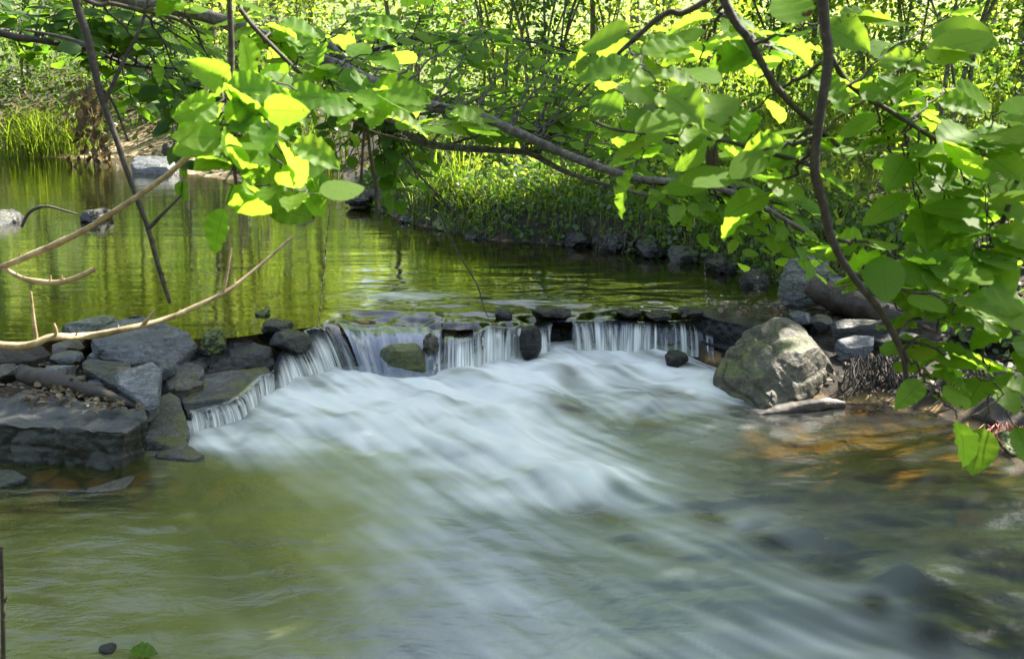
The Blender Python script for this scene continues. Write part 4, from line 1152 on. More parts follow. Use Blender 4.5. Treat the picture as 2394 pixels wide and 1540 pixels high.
# near boughs
hazel_branch('dark upright bough hanging from above through the large near leaves',
             [(1922, -30, 1.55), (1936, 130, 1.55), (1918, 260, 1.55), (1905, 390, 1.55), (1925, 480, 1.55), (1945, 560, 1.55), (1990, 640, 1.55), (2060, 730, 1.55), (2110, 830, 1.55), (2120, 905, 1.55)],
             (.0078, .0075, .0065, .0058, .004), [
                 ([(1960, 560), (2200, 600), (2394, 760), (2400, 960), (2180, 920), (2060, 780)], (1.45, 1.8), 9, 6, (0.088, 0.114), HI),
                 ([(1700, 250), (1900, 300), (1920, 520), (1750, 480), (1640, 380)], (1.5, 1.9), 5, 6, (0.088, 0.114), HI),
                 ([(2080, 830), (2160, 830), (2180, 950), (2120, 950)], (1.5, 1.6), 2, 4, (0.075, 0.092), HI),
             ], spurs=14)
hazel_branch('dark bough curving in from the top edge beside the upright bough',
             [(1680, -30, 1.65), (1750, 90, 1.65), (1800, 180, 1.65), (1840, 232, 1.65), (1895, 285, 1.66), (1960, 340, 1.7)], (.0070, .0065, .0055, .004), [
                 ([(1620, 30), (1850, 60), (1900, 230), (1760, 260), (1600, 180)], (1.6, 2.1), 5, 6, (0.092, 0.119), HI),
                 ([(1980, 10), (2230, 20), (2200, 110), (2000, 80)], (1.6, 1.9), 2, 5, (0.092, 0.123), HI),
             ], spurs=8)
hazel_branch('long thin bough running out over the shaded bank from the upright bough',
             [(1930, 110, 1.7), (1990, 200, 1.72), (2100, 270, 1.75), (2250, 360, 1.8), (2420, 430, 1.85)], (.0052, .005, .004, .003), [
                 ([(1960, 120), (2280, 180), (2394, 300), (2394, 420), (2150, 380), (1960, 260)], (1.6, 2.0), 9, 6, (0.092, 0.119), HI),
                 ([(2050, 380), (2394, 430), (2394, 660), (2150, 600), (1980, 480)], (1.6, 2.1), 10, 6, (0.092, 0.119), HI),
             ], spurs=8)
rb = hazel_branch('slender horizontal bough with dark dangling catkins',
             [(1905, 388, 1.56), (1830, 365, 1.6), (1700, 330, 1.65), (1600, 318, 1.7), (1450, 305, 1.75), (1380, 280, 1.8)], (.0045, .004, .003, .002), [
                 ([(1400, 200), (1620, 240), (1700, 380), (1560, 420), (1380, 330)], (1.6, 1.9), 5, 5, (0.088, 0.114), HI),
             ])
for (a, b) in ((1656, 340), (1664, 342), (1674, 338)):
    q = atd(a, b, 1.66)
    c_ = MB(); c_.tube(np.array([q, q + [0, 0, -.015], q + [.002, 0, -.035], q + [.003, 0, -.055]]), [.0015, .0042, .0042, .0015], 7, .3)
    c_.build('catkin', M['dark_bark'], rb)
hazel_branch('thin dark bough with two broad shaded leaves at the top edge',
             [(1680, -20, 1.5), (1560, 30, 1.5), (1490, 85, 1.52), (1420, 150, 1.55), (1350, 225, 1.6)], (.0045, .004, .003, .002), [
                 ([(1400, 20), (1580, 30), (1540, 160), (1420, 200), (1330, 120)], (1.45, 1.7), 3, 4, (0.092, 0.119), HI),
             ])
hazel_branch('drooping right edge bough with leaves over the red roots'.replace('right edge ', 'outer '),
             [(2420, 300, 1.7), (2380, 420, 1.7), (2330, 560, 1.7), (2290, 700, 1.7), (2300, 860, 1.72)], (.005, .0045, .004, .002), [
                 ([(2200, 540), (2400, 560), (2400, 900), (2250, 900), (2160, 700)], (1.6, 1.95), 7, 6, (0.092, 0.119), HI),
                 ([(2240, 900), (2330, 900), (2340, 1010), (2270, 1000)], (1.65, 1.75), 2, 4, (0.092, 0.119), HI),
             ])
# bright sunlit bough
hazel_branch('thin dark hanging bough with bright sunlit yellow green leaves',
             [(535, -30, 1.55), (541, 130, 1.55), (535, 220, 1.55), (547, 330, 1.55), (552, 425, 1.55), (575, 490, 1.55)], (.0042, .0040, .0034, .002), [
                 ([(400, 110), (620, 130), (680, 260), (560, 330), (420, 280)], (1.4, 1.75), 9, 5, (.07, .095), HI),
                 ([(430, 300), (640, 320), (700, 480), (640, 500), (520, 450)], (1.4, 1.7), 9, 5, (.07, .09), HI),
             ], face=(.3, .8, .4))
hazel_branch('thin bough with two bare twigs hanging towards the pool',
             [(560, 20, 1.9), (600, 70, 1.9), (690, 160, 1.9), (745, 205, 1.9), (800, 258, 1.9), (858, 302, 1.9), (960, 330, 1.9)], (.0045, .004, .003, .002), [
                 ([(560, 60), (780, 100), (840, 230), (720, 250), (600, 180)], (1.8, 2.1), 8, 5, (.075, .10), HI),
                 ([(780, 200), (900, 220), (1050, 350), (960, 390), (820, 300)], (1.8, 2.0), 6, 5, (.08, .105), HI),
             ])
for (lab, pts, r) in (
        ('shorter of two bare twigs dangling side by side above the pool', [(853, 295, 1.9), (848, 350, 1.9), (845, 410, 1.9), (842, 458, 1.9)], (.0035, .003, .003)),
        ('longer knobbly twig of the two dangling side by side', [(860, 297, 1.9), (866, 360, 1.9), (878, 430, 1.9), (882, 500, 1.9)], (.0035, .004, .0045)),
        ('thin drooping twig whose tip touches the falls lip', [(1030, 500, 4.2), (1065, 580, 4.4), (1115, 665, 4.8), (1130, 715, 5.0), (1142, 742, 5.1)], (.004, .0035, .002)),
        ('dark vertical twig at the very edge of the near water', [(2, 1280, 1.6), (6, 1380, 1.6), (8, 1560, 1.6)], (.004, .004))):
    hazel_branch(lab, pts, r, [], group=None, name='twig', spurs=5)
hazel_branch('short pale dead twig with sunlit curved tip over the green pool', [(5, 625, 1.9), (60, 652, 1.9), (130, 660, 1.9), (180, 648, 1.9), (222, 628, 1.9)], (.004, .0045, .005, .0045), [], wood=M['pale_twig'], group=None, name='twig', rough=.5, seg=9, spurs=7)
hazel_branch('bare brown stem slanting down to the frame edge from the sunlit leaves',
             [(485, 190, 1.75), (470, 280, 1.78), (438, 365, 1.8), (330, 452, 1.85), (200, 535, 1.88), (90, 588, 1.9), (-10, 628, 1.9)], (.0042, .005, .0055, .006), [], wood=M['pale_twig'], group=None, name='twig', rough=.5, seg=9, spurs=7)
hazel_branch('bare brown sprig joining the slanting stem to the sunlit leaves', [(438, 365, 1.8), (490, 360, 1.78), (550, 372, 1.75)], (.0035, .003, .0025), [], wood=M['pale_twig'], group=None, name='twig')
lt = hazel_branch('long low curved bare branch reaching over the slates',
             [(-20, 803, 1.9), (120, 788, 1.95), (200, 784, 2.0), (310, 765, 2.05), (400, 740, 2.1), (520, 685, 2.15), (600, 625, 2.2), (684, 552, 2.25)], (.0075, .0065, .006, .0045, .0025), [], wood=M['pale_twig'], group=None, name='bare_branch', rough=.5, seg=9, spurs=7)
for pts in ([(84, 790, 1.93), (78, 740, 1.93), (72, 680, 1.93)], [(125, 788, 1.95), (132, 775, 1.95), (126, 755, 1.95)], [(335, 758, 2.06), (350, 740, 2.06), (364, 722, 2.06)], [(522, 683, 2.15), (532, 630, 2.15), (541, 578, 2.15)]):
    b = MB(); b.tube(curve([atd(*p) for p in pts], 12), np.linspace(.0042, .0022, 12), 6, .2); b.build('twig', M['pale_twig'], lt)
hb = hazel_branch('grey forked bare branch hanging down into the calm pool reflection',
             [(170, -30, 2.5), (205, 90, 2.5), (235, 220, 2.5), (270, 320, 2.5), (300, 410, 2.5), (330, 490, 2.5), (346, 535, 2.5), (370, 620, 2.5), (385, 670, 2.5), (397, 708, 2.5)], (.010, .0075, .0065, .006, .006, .005), [], wood=M['dark_bark'], group=None, name='bare_branch', spurs=12)
for pts, r in (([(346, 535, 2.5), (380, 500, 2.5), (425, 455, 2.52)], .006), ([(245, 240, 2.5), (290, 140, 2.5), (330, 60, 2.5), (350, -20, 2.5)], .006), ([(215, 110, 2.5), (160, 90, 2.6), (60, 70, 2.7)], .007), ([(230, 200, 2.5), (265, 240, 2.6), (300, 330, 2.65)], .005)):
    b = MB(); b.tube(curve([atd(*p) for p in pts], 14), np.linspace(r, r * .5, 14), 6, .2); b.build('twig', M['dark_bark'], hb)
hazel_branch('small dark bare twig poking out of the calm pool', [(50, 530, 7.5), (70, 495, 7.5), (110, 482, 7.5), (180, 500, 7.6)], (.012, .012, .006), [], group=None, name='twig', spurs=4)
hazel_branch('brown bare twigs drooping over the far bank below the limb', [(940, 360, 3.0), (990, 420, 3.1), (1040, 470, 3.2), (1080, 520, 3.3)], (.004, .003, .002), [], group=None, name='twig', spurs=3)
# shaded leafy boughs in the upper corner
hazel_branch('shaded leafy bough over the muddy far shore',
             [(-40, 60, 3.6), (100, 95, 3.7), (200, 110, 3.8), (300, 150, 3.9), (420, 160, 4.0)], (.012, .010, .007, .004), [
                 ([(-30, -20), (420, -20), (430, 110), (200, 130), (-30, 100)], (3.4, 4.4), 34, 7, (.09, .12), MID),
                 ([(0, 60), (200, 100), (420, 140), (480, 260), (330, 300), (240, 200), (60, 150)], (3.8, 4.8), 16, 7, (.09, .12), MID),
             ], leaf=M['leaf_dark'])
hazel_branch('shaded bough with jagged leaves in front of the far bank roots',
             [(250, 90, 5.0), (330, 150, 5.1), (420, 190, 5.2), (520, 230, 5.3), (600, 300, 5.4)], (.010, .009, .006, .004), [
                 ([(250, 130), (520, 120), (620, 250), (520, 280), (300, 200)], (4.8, 5.6), 18, 7, (.10, .14), MID),
                 ([(400, 330), (560, 290), (640, 380), (560, 410), (420, 420)], (4.8, 5.6), 10, 6, (.10, .13), MID),
             ], leaf=M['leaf_dark'])
hazel_branch('sunlit leafy bough crossing the top edge above the forked bare branch',
             [(150, -30, 1.7), (270, 10, 1.7), (400, 40, 1.7), (480, 80, 1.7)], (.004, .0035, .002), [
                 ([(230, -20), (420, -20), (460, 60), (330, 50)], (1.6, 1.85), 4, 4, (.08, .10), HI),
             ])

_r = random.Random(5)
GAPS = []                         # points chosen to be sunlit; crown leaves cut away sunwards: (point, radius)
for (a_, b_, r_) in ((1800, 1005, .10), (1880, 985, .07), (1840, 1040, .14), (1950, 1045, .11), (2010, 1075, .14), (2060, 1040, .07), (2090, 1095, .13), (2170, 1060, .10), (2250, 1050, .14), (2210, 1090, .09),
                     (1930, 1095, .09), (2020, 965, .09), (2110, 975, .07), (2330, 1120, .09), (2380, 1150, .07)):
    GAPS.append((atz(a_, b_, -.08), r_))
for (a_, b_, c_, r_) in ((1905, 845, 4.52, .11), (1930, 885, 4.60, .09), (1862, 800, 4.62, .06), (1825, 875, 4.45, .07), (1890, 905, 4.5, .06), (1845, 760, 4.85, .05), (1940, 830, 4.75, .06),
                         (2150, 660, 1.65, .10), (2000, 200, 1.8, .10), (2230, 330, 1.8, .10), (1800, 330, 1.7, .10), (2280, 820, 1.7, .08), (2000, 800, 5.05, .04), (2340, 1010, 4.0, .06)):
    GAPS.append((atd(a_, b_, c_), r_))
for (a_, b_, c_, r_) in ((100, 790, 1.95, .12), (330, 755, 2.05, .12), (180, 648, 1.9, .10), (470, 715, 2.1, .06), (560, 300, 1.55, .25), (600, 440, 1.55, .2)):
    GAPS.append((atd(a_, b_, c_), r_))
for (a_, b_, c_, r_) in ((1060, 480, 8.9, .40), (1150, 500, 8.6, .30), (1240, 480, 8.8, .22), (1000, 460, 9.3, .30), (1340, 460, 9.0, .15)):
    GAPS.append((atd(a_, b_, c_), r_))
SUNV = np.array(SUN_DIR)

def sun_gaps(pos, keep=.0):
    ok = np.ones(len(pos), bool)
    for p, r_ in GAPS:
        q = pos - p
        t = q @ SUNV
        ok &= ~((np.linalg.norm(q - t[:, None] * SUNV, axis=1) < r_ + .05) & (t > 0))
    return ok

# ------------------------------------------------------------------ shrubs and trees
def shrub(label, loc, h, stems, spread, nleaf, lsize, m, group, lean=0.25, crown=(0.35, 1.0), stem_r=.018, shape=LEAF_LO, name='shrub', cat='shrub', wood=None, droop=.25):
    x, y = loc
    z = float(ground_z(np.array([x]), np.array([y]))[0]) - .03
    root = empty(name, (x, y, z))
    tag(root, label, cat, group)
    ends = []
    for k in range(stems):
        a = random.uniform(0, 6.28)
        l_ = random.uniform(.2, 1) * lean * h
        hh = h * random.uniform(.75, 1.0)
        p0 = np.array([x + random.gauss(0, .10), y + random.gauss(0, .10), z])
        p3 = np.array([x + math.cos(a) * l_ + random.gauss(0, .1), y + math.sin(a) * l_, z + hh])
        p1 = p0 + (p3 - p0) * .4 + [-math.cos(a) * l_ * .18, -math.sin(a) * l_ * .18, 0]
        path = curve([p0, p1, p0 + (p3 - p0) * .72 + RNG.normal(0, .05, 3), p3], 18)
        b = MB(); b.tube(path, np.linspace(stem_r * random.uniform(.7, 1.3), stem_r * .25, 18), 6, .15)
        for j in range(5):
            i = random.randint(5, 15)
            d = unit(np.array([random.gauss(0, 1), random.gauss(0, 1), .7])) * spread * random.uniform(.4, .8)
            br = curve([path[i], path[i] + d * .5, path[i] + d * 1.0 + [0, 0, -.04]], 7)
            b.tube(br, np.linspace(stem_r * .35, stem_r * .1, 7), 4)
            ends += [br[3], br[6]]
        b.build('stem', wood or M['stem'], root)
        for i in range(int(18 * crown[0]), 18):
            ends.append(path[i])
    ends = np.array(ends)
    # leaves gather in clumps round the twig ends
    ncl = max(12, nleaf // 26)
    cl = ends[RNG.integers(0, len(ends), ncl)] + RNG.normal(0, spread * .35, (ncl, 3))
    cl[:, 2] = np.maximum(cl[:, 2], z + h * crown[0] * .8)
    ci = RNG.integers(0, ncl, nleaf)
    pos = cl[ci] + RNG.normal(0, 1, (nleaf, 3)) * np.array([.17, .17, .08]) * (spread / .6)
    dirs = unit(pos - cl[ci]) + RNG.normal(0, .5, (nleaf, 3)) + [0, 0, -droop]
    nr = np.array([0, 0, 1.0]) + RNG.normal(0, .55, (nleaf, 3))
    tone = np.clip(RNG.normal(.5, .2, nleaf) + RNG.normal(0, .22, ncl)[ci], 0, 1)
    ok = sun_gaps(pos)
    leaves_mesh('crown', pos[ok], dirs[ok], nr[ok], RNG.uniform(lsize * .6, lsize * 1.2, ok.sum()), m, root, shape, tone[ok])
    return root

BG = 'bright shrubs beyond the far bank'
def wx(px, y):               # x at a distance for a picture column
    return float(atd(px, 200, y)[0])
spec = [  # px, distance, height, stems, spread, leaves, size
    (1180, 12.2, 3.2, 6, .5, 1500, .075, 'thin many stemmed shrub with dark straight stems just beyond the grassy bank'),
    (1275, 11.6, 3.4, 8, .5, 1500, .075, 'dense clump of dark upright stems behind the thick limb'),
    (1420, 14.5, 3.0, 5, .7, 1900, .07, 'airy yellow green shrub between the dark stems and the mossy stump'),
    (1640, 15.0, 3.2, 5, .7, 1900, .07, 'yellow green bushy shrub behind the mossy stump'),
    (1800, 12.5, 2.8, 5, .6, 1700, .07, 'bushy shrub directly behind the curving dark bough'),
    (2020, 13.5, 3.4, 7, .6, 1500, .07, 'shrub of pale greenish straight poles lit from behind'),
    (2130, 12.0, 2.6, 5, .6, 1700, .06, 'low feathery shrub beside the pale greenish poles'),
    (2240, 9.2, 2.8, 4, .55, 1500, .06, 'slim dark stemmed shrub leaning over the tall dry stalks'),
    (2390, 10.5, 2.8, 5, .7, 2000, .06, 'leafy shrub at the far corner over the dry stalks'),
    (2560, 8.5, 2.8, 5, .7, 1600, .06, 'leafy shrub mostly beyond the frame corner'),
    (960, 16.0, 3.4, 5, .8, 2000, .08, 'sunlit shrub glowing behind the leafy spray'),
    (720, 18.5, 3.6, 5, .9, 2000, .08, 'glowing shrub behind the bend of the stream'),
    (560, 17.5, 3.4, 5, .9, 2000, .08, 'dense shrub over the far shore roots'),
    (400, 19.0, 3.6, 5, .9, 2000, .08, 'dense shaded shrub beyond the far bank roots'),
    (240, 20.0, 3.6, 5, .9, 2000, .08, 'dense dark shrub above the muddy shore'),
    (60, 20.5, 3.6, 5, .9, 2000, .08, 'broad dark shrub above the grass tuft of the muddy shore'),
    (-150, 20.0, 3.8, 5, 1.0, 2000, .08, 'tall shrub cut by the frame edge above the muddy shore'),
    (1120, 22.0, 4.0, 5, 1.0, 1800, .09, 'pale hazy shrub far behind the dark straight stems'),
    (1540, 23.0, 4.0, 5, 1.0, 1800, .09, 'pale shrub far behind the mossy stump'),
    (1900, 22.0, 4.0, 5, 1.0, 1800, .09, 'pale shrub far behind the pale greenish poles'),
    (2300, 20.0, 4.0, 5, 1.0, 1800, .09, 'pale shrub far behind the dark stemmed shrub'),
]
for px_, y_, h_, ns, sprd, nl, ls, lab in spec:
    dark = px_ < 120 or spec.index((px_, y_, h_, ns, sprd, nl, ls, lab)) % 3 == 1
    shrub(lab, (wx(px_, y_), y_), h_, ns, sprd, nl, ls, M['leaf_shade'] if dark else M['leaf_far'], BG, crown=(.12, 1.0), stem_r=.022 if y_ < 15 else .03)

TG = 'trees standing beyond the stream'
def tree(label, loc, h, crown_c, crown_r, nleaf, lsize, m, group, trunk_r=.14, name='tree'):
    x, y = loc
    z = float(ground_z(np.array([x]), np.array([y]))[0]) - .05
    root = empty(name, (x, y, z))
    tag(root, label, 'tree', group)
    cc = np.array(crown_c, float); cr = np.array(crown_r, float)
    path = curve([(x, y, z), (x + (cc[0] - x) * .15, y + (cc[1] - y) * .15, z + h * .3), (x + (cc[0] - x) * .6, y + (cc[1] - y) * .6, z + h * .65), tuple(cc + [0, 0, cr[2] * .5])], 24)
    b = MB(); b.tube(path, np.linspace(trunk_r, trunk_r * .2, 24), 9, .2)
    ends = []
    for k in range(16):
        i = random.randint(9, 22)
        v = unit(RNG.normal(0, 1, 3)); v[2] = abs(v[2]) * .5
        e = cc + v * cr * random.uniform(.55, .95)
        br = curve([path[i], (path[i] + e) / 2 + [0, 0, .2], e], 10)
        b.tube(br, np.linspace(trunk_r * .3, trunk_r * .06, 10), 5)
        ends += [br[5], br[7], br[9]]
    b.build('trunk', M['stem'], root)
    ncl = max(30, nleaf // 45)
    v = unit(RNG.normal(0, 1, (ncl, 3))) * RNG.uniform(.25, 1, (ncl, 1)) ** .5
    cl = cc + v * cr
    ci = RNG.integers(0, ncl, nleaf)
    pos = cl[ci] + RNG.normal(0, 1, (nleaf, 3)) * [.34, .34, .16]
    dirs = unit(pos - cl[ci]) + RNG.normal(0, .5, (nleaf, 3)) + [0, 0, -.2]
    nr = np.array([0, 0, 1.0]) + RNG.normal(0, .5, (nleaf, 3))
    tone = np.clip(RNG.normal(.5, .2, nleaf) + RNG.normal(0, .2, ncl)[ci], 0, 1)
    ok = sun_gaps(pos)
    leaves_mesh('crown', pos[ok], dirs[ok], nr[ok], RNG.uniform(lsize * .7, lsize * 1.2, ok.sum()), m, root, LEAF_TINY, tone[ok])
    return root
tree('tall hazel on the shaded bank whose boughs hang over the boulder', (6.6, 8.0), 5.5, (4.6, 8.9, 4.9), (1.6, 1.3, 1.2), 5000, .15, M['leaf'], TG, .10, 'hazel_tree')
tree('unseen sparse hazel crown put in to dapple the boulder', (6.4, 6.8), 5.2, (5.3, 7.0, 4.7), (1.0, .8, .6), 420, .15, M['leaf'], TG, .05, 'hazel_tree')  # unseen thin crown put in for dapples on boulder and bed
tree('unseen low hazel crown put in to darken the far bank', (6.0, 11.4), 5.0, (3.6, 10.5, 4.5), (2.2, 1.2, .8), 6000, .14, M['leaf'], TG, .07, 'hazel_tree')  # unseen crown put in to keep sun off the far bank
tree('hazel leaning over the falls from the shaded bank', (6.6, 9.4), 5.5, (3.2, 8.9, 5.0), (1.7, 1.8, 1.3), 9000, .15, M['leaf'], TG, .10, 'hazel_tree')
tree('hazel reaching its crown towards the slates', (6.0, 11.0), 5.6, (1.7, 8.7, 5.1), (1.3, 1.4, 1.0), 5000, .15, M['leaf'], TG, .10, 'hazel_tree')
tree('tall round tree rising behind the far end of the pool', (-5.4, 18.5), 9.0, (-4.8, 17.6, 7.6), (3.0, 2.0, 2.4), 7000, .2, M['leaf_far'], TG, .14)
tree('tall round tree rising past the muddy far shore', (-10.5, 17.0), 9.0, (-10.0, 16.6, 7.2), (3.0, 2.0, 2.6), 7000, .2, M['leaf_far'], TG, .14)
for x_, y_, w_, z_, lab in ((-5.2, 15.5, 2.0, 5.0, 'hazel above the far end of the pool'), (-8.6, 14.5, 2.0, 4.8, 'hazel above the grey stone of the calm pool'), (-11.5, 13.5, 2.0, 4.8, 'hazel past the frame edge by the calm pool'),
                           (-8.0, 19.5, 2.4, 5.2, 'hazel rising over the muddy far shore'), (-12.5, 19.0, 2.4, 5.4, 'hazel rising past the grass tuft'), (-2.0, 14.0, 1.8, 4.9, 'hazel over the tip of the grassy bank'), (0.8, 12.6, 1.8, 4.7, 'hazel over the middle of the grassy bank'),
                           (3.6, 12.2, 1.8, 4.7, 'hazel over the tall grass of the far bank'), (6.4, 12.5, 2.0, 4.8, 'hazel over the dry stalks of the far bank')):
    tree(lab, (x_ + .3, y_ + 1.2), 5.0, (x_, y_, z_ - .7), (w_, 1.4, 1.7), 3400 if -6 < x_ < -1 else 5200, .13, M['leaf_far'], TG, .05, 'hazel_tree')
tree('unseen hazel shading the near run of the stream', (5.8, 5.4), 5.2, (4.2, 5.4, 4.6), (2.2, 1.1, .9), 9500, .15, M['leaf'], TG, .10, 'hazel_tree')  # unseen crown put in to shade the near water
for x_, y_, cx_, cy_, h_, lab in ((-4.6, -1.8, -4.0, -2.2, 3.6, 'unseen leafy hazel added on the near bank to block skylight'), (-1.6, -3.6, -1.4, -3.8, 3.8, 'unseen bushy hazel added straight behind the viewpoint to block skylight'), (1.8, -3.8, 1.8, -3.6, 3.8, 'unseen round hazel added behind the viewpoint by the stream'), (4.8, -1.5, 4.6, -1.2, 3.6, 'unseen hazel added on the near bank beside the viewpoint'), (-5.4, 1.4, -5.6, 1.2, 3.4, 'unseen low hazel added on the near bank past the frame edge')):  # unseen crowns added to block skylight from behind the viewpoint
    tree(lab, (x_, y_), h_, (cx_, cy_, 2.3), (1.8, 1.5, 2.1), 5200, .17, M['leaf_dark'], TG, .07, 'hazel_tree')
tree('unseen hazel crown put in to shade the middle of the foam', (6.2, 8.4), 5.4, (3.7, 7.3, 4.9), (1.0, .9, .6), 3200, .15, M['leaf'], TG, .08, 'hazel_tree')  # unseen crown put in to keep sun off the central foam
tree('unseen hazel crown put in to shade the lower pool', (5.6, 6.2), 5.0, (1.9, 5.7, 4.6), (1.2, 1.2, .8), 2600, .15, M['leaf'], TG, .10, 'hazel_tree')  # unseen crown put in to shade the near side of the pool
tree('unseen hazel whose crown shades the near boughs', (5.0, 3.0), 5.0, (3.8, 3.9, 4.2), (1.2, 1.1, .8), 1100, .15, M['leaf'], TG, .10, 'hazel_tree')  # unseen crown put in to soften light on the near leaves
for i, (px_, y_, h_, w_, lab) in enumerate([
        (-500, 28, 10.5, 3.4, 'tall tree past the muddy shore outside the frame'), (-60, 29, 11, 3.2, 'tall tree behind the broad dark shrub'), (330, 30, 11, 3.0, 'tall tree behind the far bank roots'),
        (650, 33, 9.5, 2.6, 'slim tree behind the stream bend'), (1080, 34, 9, 2.8, 'slim tree far behind the leafy spray'), (1480, 31, 10, 3.2, 'tree far behind the mossy stump'),
        (1880, 30, 10.5, 3.2, 'tree behind the pale greenish poles'), (2300, 29, 10.5, 3.2, 'tree behind the dry stalks'), (2750, 29, 11.0, 3.2, 'tree past the frame corner')]):
    x_ = wx(px_, y_)
    gz = float(ground_z(np.array([x_]), np.array([float(y_)]))[0])
    tree(lab, (x_, y_), h_, (x_, y_, gz + h_ * .66), (w_, w_, h_ * .38), 7000, .30, M['leaf_far'], TG, .16)

# mossy stump
sx = atd(1545, 250, 9.6)
sx[2] = ground_z(np.array([sx[0]]), np.array([sx[1]]))[0]
st = empty('tree_stump', sx)
tag(st, 'dark mossy old stump glimpsed between leaves on the far bank', 'stump')
b = MB(); P = np.array([sx + [0, 0, -.1], sx + [0, 0, .15], sx + [.02, 0, .35], sx + [.0, 0, .56], sx + [0, 0, .60]])
b.tube(curve(P, 24), np.concatenate([np.linspace(.26, .17, 20), [.16, .13, .08, .02]]), 18, .5)
b.build('trunk', M['moss_rock'], st)

# ------------------------------------------------------------------ grass, undergrowth, litter
def blades(name, pts, h, wd, m, lean=.35, label='', kind='stuff'):
    n = len(pts)
    a = RNG.uniform(0, 6.28, n)
    d = np.stack([np.cos(a), np.sin(a), a * 0], 1)
    s = np.stack([-np.sin(a), np.cos(a), a * 0], 1)
    hh = h * RNG.uniform(.45, 1.15, n)
    l_ = hh * RNG.uniform(.1, 1, n) * lean * 2
    ww = wd * RNG.uniform(.6, 1.3, n)
    rows = []
    for t, wf, lf in ((0, 1, 0), (.4, .9, .12), (.75, .6, .45), (1.0, .08, 1.0)):
        c = pts + d * (l_ * lf)[:, None] + np.array([0, 0, 1.0]) * (hh * (t - .25 * lf * lean))[:, None]
        rows += [c - s * (ww * wf)[:, None], c + s * (ww * wf)[:, None]]
    V = np.stack(rows, 1)
    F = np.array([(0, 1, 3, 2), (2, 3, 5, 4), (4, 5, 7, 6)])
    FF = (F[None] + (np.arange(n) * 8)[:, None, None]).reshape(-1, 4)
    tone = RNG.beta(2, 2, n)
    at = np.stack([np.zeros((n, 8)), np.zeros((n, 8)), np.repeat(tone[:, None], 8, 1)], 2).reshape(-1, 3)
    o = np_mesh(name, V.reshape(-1, 3), FF, m, None, {'lf': at})
    return tag(o, label, kind=kind)

def scatter(n, x0, x1, y0, y1, test, clump=0.0):
    out = []
    while sum(len(o) for o in out) < n:
        P = np.stack([RNG.uniform(x0, x1, 4000), RNG.uniform(y0, y1, 4000)], 1)
        du, dl = sdf(P, UPW), sdf(P, LOWW)
        k = test(P, du, dl)
        if clump:
            k &= fbm(np.concatenate([P * clump, np.zeros((len(P), 1))], 1), 2) > RNG.uniform(-.45, .3, len(P))
        out.append(P[k])
        if len(out) > 400: break
    P = np.concatenate(out)[:n]
    z = ground_z(P[:, 0], P[:, 1])
    return np.concatenate([P, z[:, None]], 1)

pts = scatter(12000, -1.6, 4.5, 6.0, 12, lambda P, du, dl: (du > .03) & (du < 2.2) & (P[:, 0] > -1.6), 1.3)
blades('grass', pts, .15, .0035, M['grass'], .6, 'fine grass tufts hanging over the dark far bank')
pts = scatter(9000, -1, 16, 9, 22, lambda P, du, dl: (du > 1.5) & (P[:, 0] > -0.5), .8)
blades('tall_grass', pts, .75, .007, M['grass'], .3, 'tall grass and stalks under the far shrubs')
pts = scatter(1600, -14, -3, 13, 24, lambda P, du, dl: (du > 2.2), .8)
blades('tall_grass', pts, .4, .008, M['grass'], .4, 'grass on the slope above the muddy shore')
c0 = atz(75, 215, .9)
q = atd(75, 200, 17.5); P = RNG.normal(0, 1, (700, 2)) * [.45, .35] + q[:2]
blades('grass_tuft', np.concatenate([P, ground_z(P[:, 0], P[:, 1])[:, None]], 1), .95, .008, M['grass'], .6, 'large drooping grass tuft on the muddy far shore', 'thing')['category'] = 'grass tuft'
q = atd(690, 380, 15.0); P = RNG.normal(0, 1, (260, 2)) * [.35, .3] + q[:2]
blades('reed_clump', np.concatenate([P, ground_z(P[:, 0], P[:, 1])[:, None] - .05], 1), 1.0, .012, M['grass'], .25, 'bright green reed clump at the bend of the pool', 'thing')['category'] = 'reeds'
q = atd(1130, 495, 8.75); P = RNG.normal(0, 1, (1300, 2)) * [.60, .36] + q[:2]; P = P[sdf(P, UPW) > .08]
blades('grass', np.concatenate([P, ground_z(P[:, 0], P[:, 1])[:, None]], 1), .27, .004, M['grass'], .95, 'longer sunlit drooping grass on the tip of the far bank')
q = atd(1035, 470, 9.2); P = RNG.normal(0, 1, (90, 2)) * [.16, .12] + q[:2]
blades('grass_tuft', np.concatenate([P, ground_z(P[:, 0], P[:, 1])[:, None]], 1), .55, .006, M['grass'], .5, 'long bladed grass tuft on the tip of the far bank', 'thing')['category'] = 'grass tuft'

def undergrowth(name, P, h, ls, m, label):
    n = len(P)
    pos = P + np.stack([RNG.normal(0, .06, n), RNG.normal(0, .06, n), RNG.uniform(.02, 1, n) ** 1.3 * h], 1)
    d = RNG.normal(0, 1, (n, 3)) + [0, 0, .1]
    nr = np.array([0, -.3, 1.0]) + RNG.normal(0, .5, (n, 3))
    o = leaves_mesh(name, pos, d, nr, RNG.uniform(ls * .5, ls * 1.2, n), m, None, LEAF_LO)
    return tag(o, label, kind='stuff')
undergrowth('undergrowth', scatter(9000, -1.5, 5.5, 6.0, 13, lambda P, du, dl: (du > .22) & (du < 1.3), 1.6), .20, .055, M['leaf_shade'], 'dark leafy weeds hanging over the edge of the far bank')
undergrowth('hanging_weeds', scatter(2600, -1.6, 4.0, 6.0, 12, lambda P, du, dl: (du > .0) & (du < .3), 2.2), .10, .05, M['leaf_shade'], 'sparse weeds and moss on the cut face of the far bank')
undergrowth('undergrowth', scatter(12000, -1.5, 5.5, 6.6, 13, lambda P, du, dl: (du > .5) & (du < 4.5), 1.2), .38, .06, M['leaf_far'], 'small leafy weeds covering the far bank')
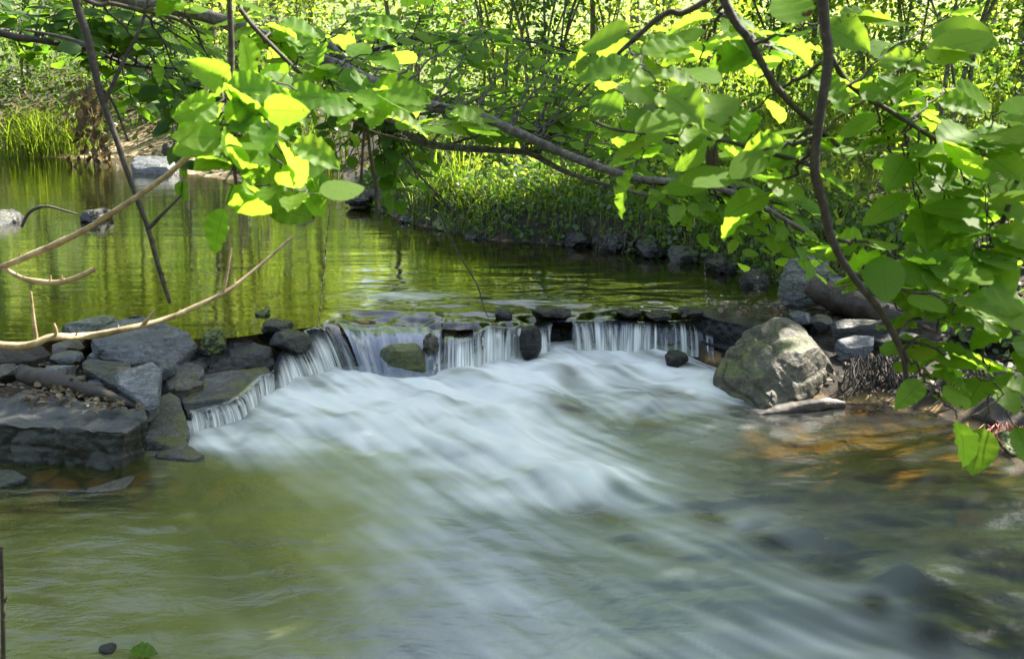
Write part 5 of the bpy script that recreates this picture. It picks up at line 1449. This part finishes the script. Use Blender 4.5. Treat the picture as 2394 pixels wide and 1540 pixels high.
undergrowth('undergrowth', scatter(16000, -3, 15, 10, 22, lambda P, du, dl: (du > 2.0), .6), 1.3, .085, M['leaf_far'], 'bright leafy undergrowth below the far shrubs')
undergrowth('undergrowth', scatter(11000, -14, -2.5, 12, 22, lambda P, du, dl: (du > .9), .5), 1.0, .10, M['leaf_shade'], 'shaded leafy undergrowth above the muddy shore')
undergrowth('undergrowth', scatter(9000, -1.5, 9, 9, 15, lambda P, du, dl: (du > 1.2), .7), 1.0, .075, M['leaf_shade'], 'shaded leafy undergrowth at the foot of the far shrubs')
undergrowth('undergrowth', scatter(2500, 2.2, 5, 4.6, 7.5, lambda P, du, dl: (du > .5) & (dl > .5), 1.2), .15, .05, M['leaf_shade'], 'sparse weeds on the shaded bank behind the boulder')

Pw = np.stack([RNG.uniform(-75, 75, 9000), RNG.uniform(37, 85, 9000)], 1)
Pw = np.concatenate([Pw, ground_z(Pw[:, 0], Pw[:, 1])[:, None] + RNG.uniform(0, 1, 9000)[:, None] * (2.5 + 2.5 * fbm(np.concatenate([Pw * .15, np.zeros((9000, 1))], 1), 2))[:, None]], 1)
tag(leaves_mesh('woods', Pw, RNG.normal(0, 1, (9000, 3)), RNG.normal(0, .6, (9000, 3)) + [0, -.3, 1], RNG.uniform(.5, 1.3, 9000), M['leaf_far'], None, LEAF_LO), 'sunlit green woods on the hillside beyond the meadow', kind='stuff')

def litter(name, P, ls, m, label, lift=.012):
    n = len(P)
    d = RNG.normal(0, 1, (n, 3)) * [1, 1, .25]
    nr = np.array([0, 0, 1.0]) + RNG.normal(0, .4, (n, 3))
    o = leaves_mesh(name, P + [0, 0, lift], d, nr, RNG.uniform(ls * .5, ls * 1.3, n), m, None, LEAF_LO)
    return tag(o, label, kind='stuff')
litter('leaf_litter', scatter(2600, 1.0, 4.5, 4.3, 8, lambda P, du, dl: (du > .05) & (dl > .1)), .045, M['litter'], 'dead leaf litter on the shaded bank')
litter('leaf_litter', scatter(2500, -12, -2, 12, 22, lambda P, du, dl: (du > .2) & (du < 4)), .10, M['litter'], 'pale dry leaves scattered over the muddy shore')
def patch(poly, z, n):
    out = []
    xs = [p[0] for p in poly]; ys = [p[1] for p in poly]
    while len(out) < n:
        p = (random.uniform(min(xs), max(xs)), random.uniform(min(ys), max(ys)))
        if in_poly(p, list(poly)): out.append(atz(p[0], p[1], z + random.uniform(-.006, .012)))
    return np.array(out)
litter('leaf_litter', patch([(0, 905), (120, 905), (200, 925), (340, 955), (345, 972), (200, 955), (0, 940)], .185, 150), .035, M['litter'], 'dry leaf litter gathered behind the thick dark slab')
litter('leaf_litter', patch([(1650, 712), (1790, 700), (1870, 735), (1800, 750), (1690, 735)], .255, 120), .035, M['litter'], 'wet leaf litter on top of the black ledge slab')
litter('leaf_litter', patch([(30, 845), (180, 850), (220, 900), (60, 870)], .20, 60), .03, M['litter'], 'scraps of dead leaves among the stacked slates')
# hanging dry leaves over the muddy shore
q = atd(205, 240, 15.5)
P = np.stack([q[0] + RNG.normal(0, .16, 160), q[1] + RNG.normal(0, .15, 160), q[2] + RNG.uniform(-.9, .35, 160)], 1)
dp = empty('dry_plant', (q[0], q[1], q[2] - .9)); tag(dp, 'withered brown plant hanging over the muddy far shore', 'plant')
b = MB(); b.tube(curve([q + [0, 0, -.95], q + [.05, 0, -.3], q + [0, 0, .4]], 12), .012, 5); b.build('stem', M['stem'], dp)
leaves_mesh('leaves', P, RNG.normal(0, .4, (160, 3)) + [0, 0, -1], RNG.normal(0, 1, (160, 3)), RNG.uniform(.08, .17, 160), M['dry_leaf'], dp, LEAF_LO)

# a green leaf afloat at the near edge
q = atz(300, 1518, .012)
fl = leaves_mesh('floating_leaf', [q], [(1, -.15, .02)], [(0, -.2, 1)], [.085], M['leaf'], None, LEAF_HI, np.array([.5]), q)
tag(fl, 'single green leaf afloat beside the lone shiny black stone', 'leaf')
